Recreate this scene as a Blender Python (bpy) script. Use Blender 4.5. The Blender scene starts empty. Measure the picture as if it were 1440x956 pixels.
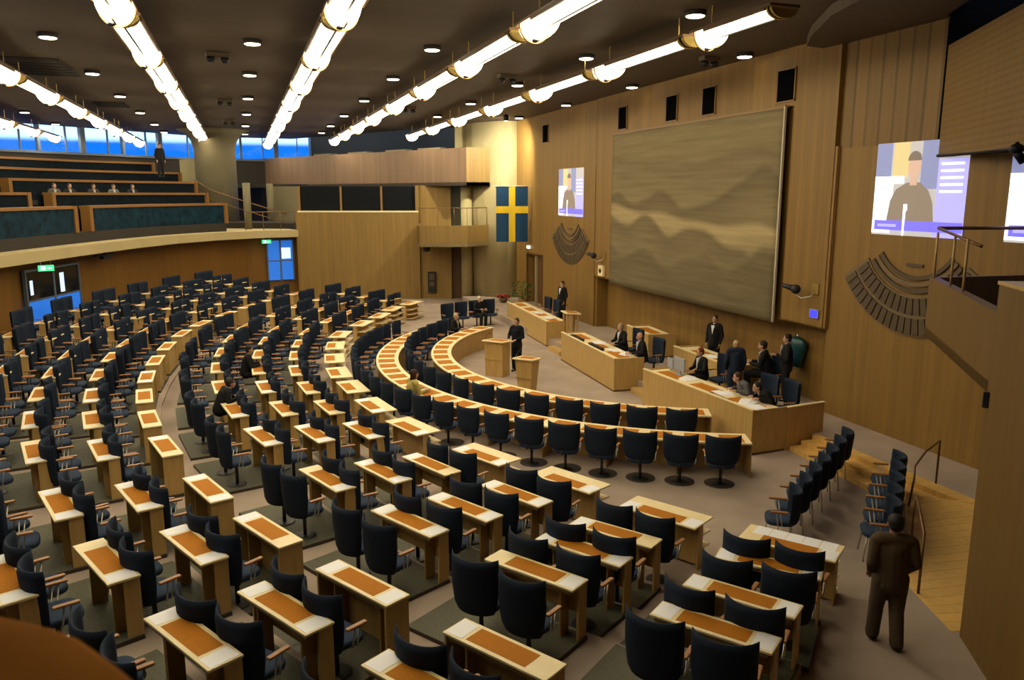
import bpy, math, random
from math import sin, cos, pi, radians, atan2, hypot
from mathutils import Vector, Matrix
random.seed(7)
SC = bpy.context.scene
COL = SC.collection

# ------------------------------------------------------------------ materials
def nmat(name, base, rough=0.6, metal=0.0, spec=0.4):
    m = bpy.data.materials.new(name); m.use_nodes = True
    nt = m.node_tree; b = nt.nodes['Principled BSDF']
    b.inputs['Base Color'].default_value = (*base, 1)
    b.inputs['Roughness'].default_value = rough
    b.inputs['Metallic'].default_value = metal
    b.inputs['Specular IOR Level'].default_value = spec
    return m, nt, b

def noise_mat(name, c1, c2, scale=8, rough=0.7, stretch=(1, 1, 1), bump=0.0, metal=0, spec=0.4, detail=3):
    m, nt, b = nmat(name, c1, rough, metal, spec)
    g = nt.nodes.new('ShaderNodeNewGeometry')
    mp = nt.nodes.new('ShaderNodeMapping'); mp.inputs['Scale'].default_value = stretch
    n = nt.nodes.new('ShaderNodeTexNoise'); n.inputs['Scale'].default_value = scale; n.inputs['Detail'].default_value = detail
    r = nt.nodes.new('ShaderNodeValToRGB')
    r.color_ramp.elements[0].color = (*c1, 1); r.color_ramp.elements[1].color = (*c2, 1)
    r.color_ramp.elements[0].position = 0.3; r.color_ramp.elements[1].position = 0.7
    nt.links.new(g.outputs['Position'], mp.inputs['Vector']); nt.links.new(mp.outputs[0], n.inputs['Vector'])
    nt.links.new(n.outputs['Fac'], r.inputs['Fac']); nt.links.new(r.outputs[0], b.inputs['Base Color'])
    if bump:
        bp = nt.nodes.new('ShaderNodeBump'); bp.inputs['Strength'].default_value = bump; bp.inputs['Distance'].default_value = 0.01
        nt.links.new(n.outputs['Fac'], bp.inputs['Height']); nt.links.new(bp.outputs[0], b.inputs['Normal'])
    return m

def board_mat(name, col, direction, width, var=0.12, line=0.35, rough=0.55, zstretch=0.4, lw=0.06, spec=0.3, zcells=None):
    """veneer boards: stripes across `direction`, a thin darker joint, per-board tone and a drawn-out grain"""
    m, nt, b = nmat(name, col, rough, 0, spec)
    L = nt.links
    def N(t, **k):
        n = nt.nodes.new(t)
        for a, v in k.items(): setattr(n, a, v)
        return n
    g = N('ShaderNodeNewGeometry')
    dp = N('ShaderNodeVectorMath', operation='DOT_PRODUCT'); dp.inputs[1].default_value = direction
    L.new(g.outputs['Position'], dp.inputs[0])
    mu = N('ShaderNodeMath', operation='MULTIPLY'); mu.inputs[1].default_value = 1 / width
    L.new(dp.outputs['Value'], mu.inputs[0])
    fl = N('ShaderNodeMath', operation='FLOOR'); L.new(mu.outputs[0], fl.inputs[0])
    fr = N('ShaderNodeMath', operation='FRACT'); L.new(mu.outputs[0], fr.inputs[0])
    lt = N('ShaderNodeMath', operation='LESS_THAN'); lt.inputs[1].default_value = lw; L.new(fr.outputs[0], lt.inputs[0])
    joint = lt.outputs[0]
    seed = fl.outputs[0]
    if zcells:
        sp = N('ShaderNodeSeparateXYZ'); L.new(g.outputs['Position'], sp.inputs[0])
        mz = N('ShaderNodeMath', operation='MULTIPLY'); mz.inputs[1].default_value = 1 / zcells; L.new(sp.outputs['Z'], mz.inputs[0])
        fz = N('ShaderNodeMath', operation='FRACT'); L.new(mz.outputs[0], fz.inputs[0])
        l2 = N('ShaderNodeMath', operation='LESS_THAN'); l2.inputs[1].default_value = 0.35; L.new(fz.outputs[0], l2.inputs[0])
        mm = N('ShaderNodeMath', operation='MULTIPLY'); L.new(joint, mm.inputs[0]); L.new(l2.outputs[0], mm.inputs[1])
        joint = mm.outputs[0]
    wn = N('ShaderNodeTexWhiteNoise', noise_dimensions='1D'); L.new(seed, wn.inputs['W'])
    mp = N('ShaderNodeMapping'); mp.inputs['Scale'].default_value = (6, 6, zstretch) ; L.new(g.outputs['Position'], mp.inputs['Vector'])
    no = N('ShaderNodeTexNoise'); no.inputs['Scale'].default_value = 1.5; no.inputs['Detail'].default_value = 4; L.new(mp.outputs[0], no.inputs['Vector'])
    a1 = N('ShaderNodeMath', operation='MULTIPLY_ADD'); a1.inputs[1].default_value = var; a1.inputs[2].default_value = 1 - var / 2; L.new(wn.outputs['Value'], a1.inputs[0])
    a2 = N('ShaderNodeMath', operation='MULTIPLY_ADD'); a2.inputs[1].default_value = 0.35; a2.inputs[2].default_value = -0.17; L.new(no.outputs['Fac'], a2.inputs[0])
    a3 = N('ShaderNodeMath', operation='ADD'); L.new(a1.outputs[0], a3.inputs[0]); L.new(a2.outputs[0], a3.inputs[1])
    a4 = N('ShaderNodeMath', operation='MULTIPLY_ADD'); a4.inputs[1].default_value = -line; L.new(joint, a4.inputs[0]); L.new(a3.outputs[0], a4.inputs[2])
    vm = N('ShaderNodeVectorMath', operation='SCALE'); vm.inputs[0].default_value = col; L.new(a4.outputs[0], vm.inputs['Scale'])
    L.new(vm.outputs[0], b.inputs['Base Color'])
    return m

def emit(name, col, s):
    m = bpy.data.materials.new(name); m.use_nodes = True
    nt = m.node_tree; b = nt.nodes['Principled BSDF']
    b.inputs['Base Color'].default_value = (*[min(1, c) for c in col], 1)
    b.inputs['Emission Color'].default_value = (*col, 1); b.inputs['Emission Strength'].default_value = s
    b.inputs['Roughness'].default_value = 0.5
    return m

AX31 = (0.516, 0.857, 0)
M = {}
M['maple'] = noise_mat('maple veneer', (0.4278, 0.2697, 0.0856), (0.5115, 0.3348, 0.1209), 3, 0.45, (5, 5, 0.6))
M['maple_top'] = noise_mat('maple table top', (0.78, 0.64, 0.36), (0.84, 0.70, 0.42), 6, 0.45, (1, 1, 1))
M['maple_edge'] = nmat('maple edge', (0.38, 0.235, 0.08), 0.5)[0]
M['leather'] = noise_mat('tan leather inlay', (0.3892, 0.1366, 0.0066), (0.4637, 0.1739, 0.0116), 60, 0.75, bump=0.2, spec=0.15)
M['armwood'] = nmat('oiled arm wood', (0.3240, 0.1440, 0.0495), 0.4)[0]
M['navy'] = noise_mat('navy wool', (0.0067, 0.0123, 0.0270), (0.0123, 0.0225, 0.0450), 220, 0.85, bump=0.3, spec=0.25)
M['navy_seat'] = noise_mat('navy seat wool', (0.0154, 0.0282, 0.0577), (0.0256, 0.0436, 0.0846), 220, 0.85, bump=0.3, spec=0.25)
M['steel'] = nmat('brushed steel', (0.45, 0.43, 0.38), 0.35, 0.9)[0]
M['darksteel'] = nmat('dark steel', (0.05, 0.05, 0.05), 0.45, 0.6)[0]
M['carpet'] = noise_mat('beige carpet', (0.3080, 0.2408, 0.1926), (0.3864, 0.3046, 0.2464), 1.2, 0.95, bump=0.0, detail=8, spec=0.1)
M['plinth'] = noise_mat('green grey floor plinth', (0.0723, 0.0697, 0.0442), (0.1062, 0.1020, 0.0680), 30, 0.6, spec=0.3)
M['plinth_edge'] = nmat('dark plinth edge', (0.05, 0.035, 0.025), 0.6)[0]
M['wallfront'] = board_mat('front wall veneer', (0.2268, 0.1270, 0.0302), (0, 1, 0), 0.16, 0.16, 0.22)
M['wallflute'] = board_mat('fluted front wall veneer', (0.1901, 0.1056, 0.0239), (0, 1, 0), 0.40, 0.22, 0.35, lw=0.18)
M['walllow'] = board_mat('lower front wall veneer', (0.2322, 0.1277, 0.0286), (0, 1, 0), 0.22, 0.22, 0.25)
M['wallfrontal'] = board_mat('end wall veneer', (0.2322, 0.1432, 0.0402), (1, 0, 0), 0.22, 0.10, 0.22)
M['wallring'] = board_mat('under gallery veneer', (0.1836, 0.0870, 0.0136), (0.7, 0.7, 0), 0.9, 0.14, 0.25, lw=0.02)
M['wallnear'] = board_mat('near wall veneer', (0.1542, 0.0866, 0.0197), AX31, 0.10, 0.10, 0.10)
M['perf'] = board_mat('perforated acoustic veneer', (0.1922, 0.1094, 0.0266), AX31, 0.12, 0.06, 0.28, lw=0.6, zcells=0.12)
M['fascia'] = board_mat('gallery fascia boards', (0.1980, 0.1228, 0.0729), (1, -1, 0), 0.30, 0.14, 0.16, lw=0.05)
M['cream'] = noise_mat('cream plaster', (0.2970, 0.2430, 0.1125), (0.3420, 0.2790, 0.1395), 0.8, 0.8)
M['slab'] = noise_mat('cream slab edge', (0.4151, 0.3339, 0.1625), (0.4693, 0.3790, 0.1985), 0.6, 0.7)
M['ceiling'] = board_mat('ceiling slats', (0.0918, 0.0694, 0.0482), (0, 1, 0), 0.30, 0.10, 0.22, rough=0.7, lw=0.08)
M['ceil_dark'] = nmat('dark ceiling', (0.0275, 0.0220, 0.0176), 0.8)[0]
M['grille_void_black'] = nmat('black grille cloth and dark void', (0.004, 0.004, 0.005), 1.0, 0, 0.0)[0]  # also colours the faces standing in for the dark void at upper right
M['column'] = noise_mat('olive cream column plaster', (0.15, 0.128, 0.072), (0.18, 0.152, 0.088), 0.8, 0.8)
M['black'] = nmat('black', (0.008, 0.008, 0.010), 0.55)[0]
M['blackgloss'] = nmat('black glass', (0.01, 0.011, 0.013), 0.12)[0]
M['white'] = nmat('white paper', (0.84, 0.84, 0.88), 0.7)[0]
M['brass'] = nmat('brass', (0.62, 0.44, 0.13), 0.35, 0.85)[0]
M['tube'] = emit('lamp diffuser', (1.0, 0.87, 0.60), 7.5)
M['down'] = emit('downlight lens', (1.0, 0.88, 0.62), 5.0)
M['stairwood'] = board_mat('stair parquet', (0.6864, 0.4224, 0.1232), (0.25, 1, 0), 0.22, 0.14, 0.30, rough=0.4, lw=0.07)
M['trimdark'] = nmat('dark wood trim', (0.12, 0.06, 0.02), 0.5)[0]
M['trimwood'] = nmat('wood groove', (0.24, 0.13, 0.035), 0.5)[0]
M['galwood'] = nmat('orange brown gallery wood', (0.2160, 0.1008, 0.0202), 0.6)[0]
M['galseat'] = noise_mat('dark gallery seats', (0.006, 0.009, 0.012), (0.010, 0.015, 0.020), 6, 0.95, spec=0.05)
M['galpanel'] = noise_mat('blue green gallery panel', (0.003, 0.010, 0.018), (0.008, 0.036, 0.062), 3, 0.7, spec=0.1)
M['flagblue'] = nmat('flag blue', (0.006, 0.05, 0.12), 0.8)[0]
M['flagyellow'] = nmat('flag yellow', (0.80, 0.55, 0.02), 0.8)[0]
M['mullion'] = nmat('grey mullion', (0.10, 0.13, 0.18), 0.5)[0]
M['rail'] = noise_mat('varnished handrail', (0.36, 0.125, 0.010), (0.46, 0.175, 0.018), 5, 0.9, spec=0.04)
M['railmetal'] = nmat('bronze rail', (0.17, 0.09, 0.035), 0.4, 0.5)[0]
M['cell'] = nmat('brown display cell', (0.085, 0.058, 0.03), 0.5)[0]
M['cellback'] = nmat('display backing', (0.17, 0.115, 0.055), 0.6)[0]
M['bluelit'] = emit('blue lit glass', (0.015, 0.13, 0.55), 0.38)
M['whitelit'] = emit('white lit glass', (0.45, 0.65, 1.0), 0.6)
M['exitgreen'] = emit('green exit sign', (0.06, 0.75, 0.30), 0.4)
M['exitwhite'] = emit('white exit sign', (0.85, 1.0, 0.9), 1.0)
M['greyplastic'] = nmat('grey plastic', (0.30, 0.32, 0.36), 0.5)[0]
M['green'] = nmat('leaf green', (0.05, 0.11, 0.02), 0.7)[0]
M['red'] = nmat('petal red', (0.28, 0.02, 0.02), 0.7)[0]
M['ornblue'] = noise_mat('dark blue and green enamel', (0.012, 0.03, 0.10), (0.01, 0.07, 0.05), 3.0, 0.4)
M['bluescreen'] = emit('small blue display', (0.03, 0.03, 0.9), 0.8)
# glass
def glass_mat():
    m = bpy.data.materials.new('clear glass'); m.use_nodes = True; nt = m.node_tree
    nt.nodes.clear(); o = nt.nodes.new('ShaderNodeOutputMaterial'); mx = nt.nodes.new('ShaderNodeMixShader')
    t = nt.nodes.new('ShaderNodeBsdfTransparent'); t.inputs[0].default_value = (0.85, 0.93, 1, 1)
    g = nt.nodes.new('ShaderNodeBsdfGlossy'); g.inputs['Roughness'].default_value = 0.03
    mx.inputs[0].default_value = 0.002
    nt.links.new(t.outputs[0], mx.inputs[1]); nt.links.new(g.outputs[0], mx.inputs[2]); nt.links.new(mx.outputs[0], o.inputs[0])
    return m
M['glass'] = glass_mat()

# ------------------------------------------------------------------ mesh helpers
class MB:
    def __init__(s): s.v = []; s.f = []; s.m = []; s.mi = 0
    def add(s, vs, fs, X=None):
        o = len(s.v)
        s.v += [tuple(X @ Vector(p)) if X is not None else tuple(p) for p in vs]
        s.f += [tuple(i + o for i in f) for f in fs]; s.m += [s.mi] * len(fs)
    def box(s, x0, x1, y0, y1, z0, z1, X=None, bev=0.0):
        if bev > 0:
            b = min(bev, (x1 - x0) / 2.01, (y1 - y0) / 2.01, (z1 - z0) / 2.01)
            # chamfered box: octagonal footprint on the z edges plus small top chamfer
            def ring(i, z):
                return [(x0 + i + b, y0 + i, z), (x1 - i - b, y0 + i, z), (x1 - i, y0 + i + b, z), (x1 - i, y1 - i - b, z), (x1 - i - b, y1 - i, z), (x0 + i + b, y1 - i, z), (x0 + i, y1 - i - b, z), (x0 + i, y0 + i + b, z)]
            b2 = b * 0.6
            rs = [ring(b2, z0), ring(0, z0 + b2), ring(0, z1 - b2), ring(b2, z1)]
            vs = [p for r in rs for p in r]; fs = [tuple(range(7, -1, -1)), tuple(range(24, 32))]
            for k in range(3):
                for j in range(8): fs.append((k * 8 + j, k * 8 + (j + 1) % 8, k * 8 + 8 + (j + 1) % 8, k * 8 + 8 + j))
            s.add(vs, fs, X); return
        vs = [(x0, y0, z0), (x1, y0, z0), (x1, y1, z0), (x0, y1, z0), (x0, y0, z1), (x1, y0, z1), (x1, y1, z1), (x0, y1, z1)]
        s.add(vs, [(0, 3, 2, 1), (4, 5, 6, 7), (0, 1, 5, 4), (1, 2, 6, 5), (2, 3, 7, 6), (3, 0, 4, 7)], X)
    def prism(s, pts, z0, z1, X=None):
        a = sum(pts[i][0] * pts[(i + 1) % len(pts)][1] - pts[(i + 1) % len(pts)][0] * pts[i][1] for i in range(len(pts)))
        if a < 0: pts = pts[::-1]
        n = len(pts); vs = [(x, y, z0) for x, y in pts] + [(x, y, z1) for x, y in pts]
        s.add(vs, [tuple(range(n - 1, -1, -1)), tuple(range(n, 2 * n))] + [(i, (i + 1) % n, n + (i + 1) % n, n + i) for i in range(n)], X)
    def band(s, A, B, z0, z1, z1b=None):
        """strip between polylines A and B (same count), solid from z0 to z1"""
        n = len(A)
        for i in range(n - 1):
            q = [A[i], A[i + 1], B[i + 1], B[i]]
            vs = [(x, y, z0) for x, y in q] + [(x, y, z1) for x, y in q]
            fs = [(4, 5, 6, 7), (0, 1, 5, 4), (2, 3, 7, 6), (3, 2, 1, 0)]
            if i == 0: fs.append((3, 0, 4, 7))
            if i == n - 2: fs.append((1, 2, 6, 5))
            s.add(vs, fs)
    def tube(s, pts, r, seg=8, X=None, closed=True):
        P = [Vector(p) for p in pts]; n = len(P); R = r if isinstance(r, (list, tuple)) else [r] * n
        vs = []; up = Vector((0, 0, 1))
        prev = None
        for i in range(n):
            t = (P[min(i + 1, n - 1)] - P[max(i - 1, 0)]).normalized()
            if prev is None:
                a = t.orthogonal().normalized()
            else:
                a = (prev - t * prev.dot(t))
                a = a.normalized() if a.length > 1e-5 else t.orthogonal().normalized()
            prev = a; b = t.cross(a)
            for k in range(seg):
                an = 2 * pi * k / seg; vs.append(P[i] + (a * cos(an) + b * sin(an)) * R[i])
        fs = [(i * seg + k, i * seg + (k + 1) % seg, (i + 1) * seg + (k + 1) % seg, (i + 1) * seg + k) for i in range(n - 1) for k in range(seg)]
        fs += [tuple(range(seg - 1, -1, -1)), tuple(range((n - 1) * seg, n * seg))]
        s.add(vs, fs, X)
    def lathe(s, prof, seg=16, X=None):
        vs = []; n = len(prof)
        for r, z in prof:
            for k in range(seg): vs.append((r * cos(2 * pi * k / seg), r * sin(2 * pi * k / seg), z))
        fs = [(i * seg + k, i * seg + (k + 1) % seg, (i + 1) * seg + (k + 1) % seg, (i + 1) * seg + k) for i in range(n - 1) for k in range(seg)]
        fs += [tuple(range(seg - 1, -1, -1)), tuple(range((n - 1) * seg, n * seg))]
        s.add(vs, fs, X)
    def ell(s, c, r, seg=12, rings=8, X=None):
        vs = [(c[0], c[1], c[2] - r[2])]
        for i in range(1, rings):
            ph = -pi / 2 + pi * i / rings
            for k in range(seg):
                vs.append((c[0] + r[0] * cos(ph) * cos(2 * pi * k / seg), c[1] + r[1] * cos(ph) * sin(2 * pi * k / seg), c[2] + r[2] * sin(ph)))
        vs.append((c[0], c[1], c[2] + r[2])); t = len(vs) - 1
        fs = [(0, 1 + (k + 1) % seg, 1 + k) for k in range(seg)]
        for i in range(rings - 2):
            for k in range(seg): fs.append((1 + i * seg + k, 1 + i * seg + (k + 1) % seg, 1 + (i + 1) * seg + (k + 1) % seg, 1 + (i + 1) * seg + k))
        b = 1 + (rings - 2) * seg
        fs += [(b + k, b + (k + 1) % seg, t) for k in range(seg)]
        s.add(vs, fs, X)
    def capsule(s, a, b, ra, rb, seg=12, X=None):
        a, b = Vector(a), Vector(b); d = (b - a); L = d.length
        if L < 1e-6: return s.ell(a, (ra, ra, ra), X=X)
        d = d / L; pts = []; rr = []
        for k in range(4):
            an = pi / 2 * k / 4; pts.append(a - d * ra * cos(an)); rr.append(max(ra * sin(an), 0.002))
        pts.append(a); rr.append(ra); pts.append(b); rr.append(rb)
        for k in range(1, 5):
            an = pi / 2 * k / 4; pts.append(b + d * rb * sin(an)); rr.append(max(rb * cos(an), 0.002))
        s.tube(pts, rr, seg, X)
    def build(s, name, mats, parent=None, smooth=False):
        me = bpy.data.meshes.new(name); me.from_pydata([tuple(p) for p in s.v], [], s.f); me.validate()
        for m in (mats if isinstance(mats, (list, tuple)) else [mats]): me.materials.append(M[m] if isinstance(m, str) else m)
        if len(me.polygons) == len(s.m): me.polygons.foreach_set('material_index', s.m)
        if smooth: me.polygons.foreach_set('use_smooth', [True] * len(me.polygons))
        me.update()
        o = bpy.data.objects.new(name, me); COL.objects.link(o)
        if parent is not None: o.parent = parent
        return o

def tag(o, label=None, cat=None, group=None, kind=None):
    if label: o['label'] = label
    if cat: o['category'] = cat
    if group: o['group'] = group
    if kind: o['kind'] = kind
    return o
def thing(name, label, cat, loc=(0, 0, 0), rz=0, group=None):
    o = bpy.data.objects.new(name, None); COL.objects.link(o); o.location = loc; o.rotation_euler = (0, 0, rz)
    o.empty_display_size = 0.2
    return tag(o, label, cat, group)
def struct(name, mb, m, smooth=False, label=None):
    o = mb.build(name, m, None, smooth); o['kind'] = 'structure'
    if label: o['label'] = label
    return o
def dup(root, loc, rz, label=None, group=None):
    r = root.copy(); COL.objects.link(r); r.location = loc; r.rotation_euler = (0, 0, rz)
    if label: r['label'] = label
    if group: r['group'] = group
    for ch in root.children:
        c = ch.copy(); COL.objects.link(c); c.parent = r
        for g in ch.children:
            d = g.copy(); COL.objects.link(d); d.parent = c
    return r
def face(vx, vy): return atan2(-vx, vy)       # rotation that turns local +Y to (vx, vy)
def W(x, y, z=0, rz=0): return Matrix.Translation((x, y, z)) @ Matrix.Rotation(rz, 4, 'Z')
ORD = ['first', 'second', 'third', 'fourth', 'fifth', 'sixth', 'seventh', 'eighth', 'ninth', 'tenth', 'eleventh', 'twelfth', 'thirteenth', 'fourteenth', 'fifteenth', 'sixteenth',
       'seventeenth', 'eighteenth', 'nineteenth', 'twentieth', 'twenty-first', 'twenty-second', 'twenty-third', 'twenty-fourth', 'twenty-fifth', 'twenty-sixth', 'twenty-seventh', 'twenty-eighth', 'twenty-ninth', 'thirtieth', 'thirty-first', 'thirty-second']

# ------------------------------------------------------------------ seating plan (metres; camera stands at the origin)
ROW = {
 'a': [(7.14, 8.66), (5.97, 10.24), (5.1, 12.06), (4.1, 13.86), (3.13, 16.19), (2.63, 18.21), (2.37, 20.23), (2.22, 22.04), (2.32, 24.08), (2.58, 26.18), (3.01, 28.31)],
 'b': [(6.38, 8.10), (4.88, 9.67), (4.0, 11.56), (3.0, 13.41), (2.14, 15.94), (1.65, 18.01), (1.35, 20.06), (1.19, 22.2), (1.31, 24.34), (1.55, 26.35), (2.01, 28.6)],
 'c': [(5.4, 7.32), (4.12, 9.1), (2.97, 11.02), (2.05, 13.01), (1.12, 15.65), (0.63, 17.79), (0.31, 20.01), (0.19, 22.19), (0.26, 24.34), (0.53, 26.6), (0.98, 28.8)],
 'd': [(4.59, 6.67), (3.21, 8.53), (2.02, 10.53), (1.07, 12.66), (0.13, 15.41), (-0.4, 17.6), (-0.73, 19.89), (-0.85, 22.21), (-0.78, 24.43), (-0.53, 26.73), (-0.05, 29.1)],
 'e': [(2.26, 6.94), (1.09, 8.81), (0.07, 10.75), (-0.77, 12.68), (-1.59, 15.19), (-2.06, 17.23), (-2.37, 19.31), (-2.53, 21.41), (-2.52, 23.52), (-2.4, 25.69), (-2.12, 27.97), (-1.61, 29.96)],
 'f': [(1.33, 6.42), (0.18, 8.27), (-0.85, 10.28), (-1.72, 12.33), (-2.57, 14.91), (-3.07, 17.06), (-3.4, 19.21), (-3.59, 21.44), (-3.64, 23.77), (-3.5, 25.9), (-3.16, 28.2), (-2.68, 30.4)],
 'g': [(0.45, 5.85), (-0.72, 7.73), (-1.79, 9.83), (-2.68, 12.0), (-3.57, 14.72), (-4.08, 16.94), (-4.42, 19.16), (-4.6, 21.45), (-4.66, 23.77), (-4.54, 26.0), (-4.15, 28.3), (-3.6, 30.7)],
}
for r, lst in ROW.items():
    if r in 'abcd': lst += [(x, 44.4 - y) for x, y in lst[3::-1]]
    else: lst += [(x, 44.8 - y) for x, y in lst[3::-1]]
def offs(A, d):
    out = []
    for i in range(len(A)):
        p = A[max(i - 1, 0)]; q = A[min(i + 1, len(A) - 1)]
        tx, ty = q[0] - p[0], q[1] - p[1]; L = hypot(tx, ty)
        out.append((A[i][0] - ty / L * d, A[i][1] + tx / L * d))     # outward (away from the centre)
    return out
for i, r in enumerate('hi'):
    ROW[r] = offs(ROW['fgh'[i + 1]], 1.02)
ZD = dict(a=0.74, b=0.847, c=0.962, d=1.075, e=1.127, f=1.256, g=1.387, h=1.522, i=1.655)
RN = dict(a='inner block front row', b='inner block second row', c='inner block third row', d='inner block back row',
          e='outer block front row', f='outer block second row', g='outer block third row', h='outer block fourth row', i='outer block back row')
def zfl(r): return ZD[r] - 0.74

# --- desk prototypes (local +Y looks to the centre of the chamber, the sitter is at -Y)
def make_desk(kind, plinth):
    t = thing('delegate_desk', 'x', 'desk')
    dep = 0.36 if kind != 'shelf' else 0.60
    y0, y1 = -0.17, dep - 0.17
    b = MB(); b.box(-0.68, 0.68, y0, y1, 0.712, 0.74, bev=0.006); b.build('tabletop', 'maple_top', t)
    if kind != 'shelf': b = MB(); b.box(-0.63, 0.63, y0 + .03, y0 + .045, 0.655, 0.712); b.build('apron', 'maple_edge', t)
    b = MB(); b.box(-0.39, 0.39, y0 + 0.05, y0 + 0.31, 0.7405, 0.7435); b.build('leather_inlay', 'leather', t)
    ye = 0.0 if kind != 'front' else y0 + .01; yt = y1 - .01 if kind != 'shelf' else .14
    b = MB(); b.box(-0.66, -0.63, ye, yt, 0.0, 0.712); b.build('end_panel', 'maple', t)
    b = MB(); b.box(0.63, 0.66, ye, yt, 0.0, 0.712); b.build('end_panel', 'maple', t)
    if kind != 'shelf':
        b = MB(); b.box(-0.63, 0.63, y1 - 0.075, y1 - 0.055, 0.30 if kind == 'plain' else 0.0, 0.70); b.build('front_panel', 'maple', t)
        b = MB(); b.box(0.42, 0.445, y0 + 0.10, y1 - 0.08, 0.0, 0.712); b.build('inner_leg', 'maple_edge', t)
        b = MB(); b.box(-0.445, -0.42, y0 + 0.10, y1 - 0.08, 0.0, 0.712); b.build('inner_leg', 'maple_edge', t)
    else:
        b = MB(); b.box(-0.63, 0.63, 0.10, 0.12, 0.04, 0.712); b.build('front_panel', 'maple', t)
        for z in (0.06, 0.26, 0.48):
            b = MB(); b.box(-0.63, 0.63, 0.12, y1 + 0.03, z, z + 0.022); b.build('shelf', 'maple_top', t)
    return t
def make_plinth():
    b = MB(); b.box(-1.25, .68, -1.02, 0.17, -0.06, 0.0); b.mi = 1; b.box(-1.255, .685, -1.025, 0.175, -0.062, -0.012)
    o = b.build('floor', ['plinth', 'plinth_edge']); o['kind'] = 'structure'; o['label'] = 'green-grey raised floor plate under a desk'; return o
plinth_n = 0; plinth0 = None

# --- chairs (local +Y is where the sitter looks)
def back_bm(b, zlo=0.40, zhi=1.10, w=0.325, depth=0.17, yb=-0.27, th=0.06):
    nu, nv = 14, 9
    F = []; B = []
    for j in range(nv + 1):
        v = j / nv; z = zlo + (zhi - zlo) * v
        ww = w * (0.80 + 0.20 * min(1, v * 2.2) ** 0.6)
        ed = min(v, 1 - v) * nv
        for i in range(nu + 1):
            u = -1 + 2 * i / nu
            eu = min(1 - abs(u), 1) * nu / 2
            t = th * (0.35 + 0.65 * min(1, ed / 1.0)) * (0.4 + 0.6 * min(1, eu / 1.0))
            x = ww * sin(u * 1.15) / sin(1.15)
            y = yb - 0.05 * (v - 0.4) + depth * (1 - cos(u * 1.15)) / (1 - cos(1.15)) * (0.75 + 0.25 * v)
            zz = z + 0.02 * u * u * v
            F.append((x, y + t / 2, zz)); B.append((x, y - t / 2, zz))
    n = nu + 1; o = len(F); fs = []
    for j in range(nv):
        for i in range(nu):
            a = j * n + i
            fs.append((a, a + n, a + n + 1, a + 1)); fs.append((o + a, o + a + 1, o + a + n + 1, o + a + n))
    for i in range(nu):
        fs.append((i, i + 1, o + i + 1, o + i)); a = nv * n + i; fs.append((a, o + a, o + a + 1, a + 1))
    for j in range(nv):
        a = j * n; fs.append((a, o + a, o + a + n, a + n)); a = j * n + nu; fs.append((a, a + n, o + a + n, o + a))
    b.add(F + B, fs)
def seat_bm(b):
    prof = [(0.86, 0.40), (0.97, 0.415), (1.0, 0.44), (0.98, 0.47), (0.90, 0.488), (0.6, 0.494), (0.2, 0.492)]
    vs = []; seg = 24
    for s, z in prof:
        for k in range(seg):
            a = 2 * pi * k / seg; c, d = cos(a), sin(a)
            x = 0.27 * s * (abs(c) ** 0.55) * (1 if c >= 0 else -1); y = 0.235 * s * (abs(d) ** 0.55) * (1 if d >= 0 else -1)
            vs.append((x, y + 0.02, z))
    n = len(prof)
    fs = [(i * seg + k, i * seg + (k + 1) % seg, (i + 1) * seg + (k + 1) % seg, (i + 1) * seg + k) for i in range(n - 1) for k in range(seg)]
    fs += [tuple(range(seg - 1, -1, -1)), tuple(range((n - 1) * seg, n * seg))]
    b.add(vs, fs)
def arm_bm(b, s):
    b.box(s * 0.31 - 0.03, s * 0.31 + 0.03, -0.08, 0.19, 0.655, 0.685, bev=0.01)
def armsup_bm(b, s):
    b.tube([(s * 0.225, -0.02, 0.41), (s * 0.305, 0.0, 0.43), (s * 0.312, 0.03, 0.655)], 0.011, 6)
    b.tube([(s * 0.312, 0.10, 0.655), (s * 0.305, 0.06, 0.43), (s * 0.225, 0.04, 0.41)], 0.011, 6)
def stem_bm(b):
    b.tube([(0, 0.0, 0.012), (0, 0.0, 0.40)], 0.03, 10)
    b.box(-0.13, 0.13, -0.12, 0.12, 0.385, 0.402)
    b.tube([(0, -0.05, 0.39), (0, -0.24, 0.40), (0, -0.265, 0.47)], 0.016, 6)
def base_bm(b):
    b.lathe([(0.17, 0.0), (0.17, 0.008), (0.15, 0.016), (0.05, 0.022)], 20)
def legs_bm(b, sx, sy):
    b.tube([(sx * 0.20, sy * 0.17 + 0.02, 0.40), (sx * 0.245, sy * 0.21 + 0.02, 0.0)], 0.011, 6)
def make_chair(kind):
    nm = 'swivel_chair' if kind != 'legs' else 'armchair'
    t = thing(nm, 'x', 'chair')
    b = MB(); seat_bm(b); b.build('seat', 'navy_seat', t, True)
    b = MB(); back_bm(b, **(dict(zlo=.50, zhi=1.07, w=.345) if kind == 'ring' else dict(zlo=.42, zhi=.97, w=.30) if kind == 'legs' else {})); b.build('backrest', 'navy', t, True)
    for s in (-1, 1):
        b = MB(); arm_bm(b, s); a = b.build('armrest', 'armwood', t)
        b = MB(); armsup_bm(b, s); b.build('armrest_bracket', 'steel', a, True)
    if kind != 'legs':
        b = MB(); stem_bm(b); b.build('pedestal', 'darksteel', t, True)
        b = MB(); base_bm(b); b.build('base_plate', 'darksteel', t, True)
    else:
        for sx in (-1, 1):
            for sy in (-1, 1):
                b = MB(); legs_bm(b, sx, sy); b.build('leg', 'steel', t, True)
    return t
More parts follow.
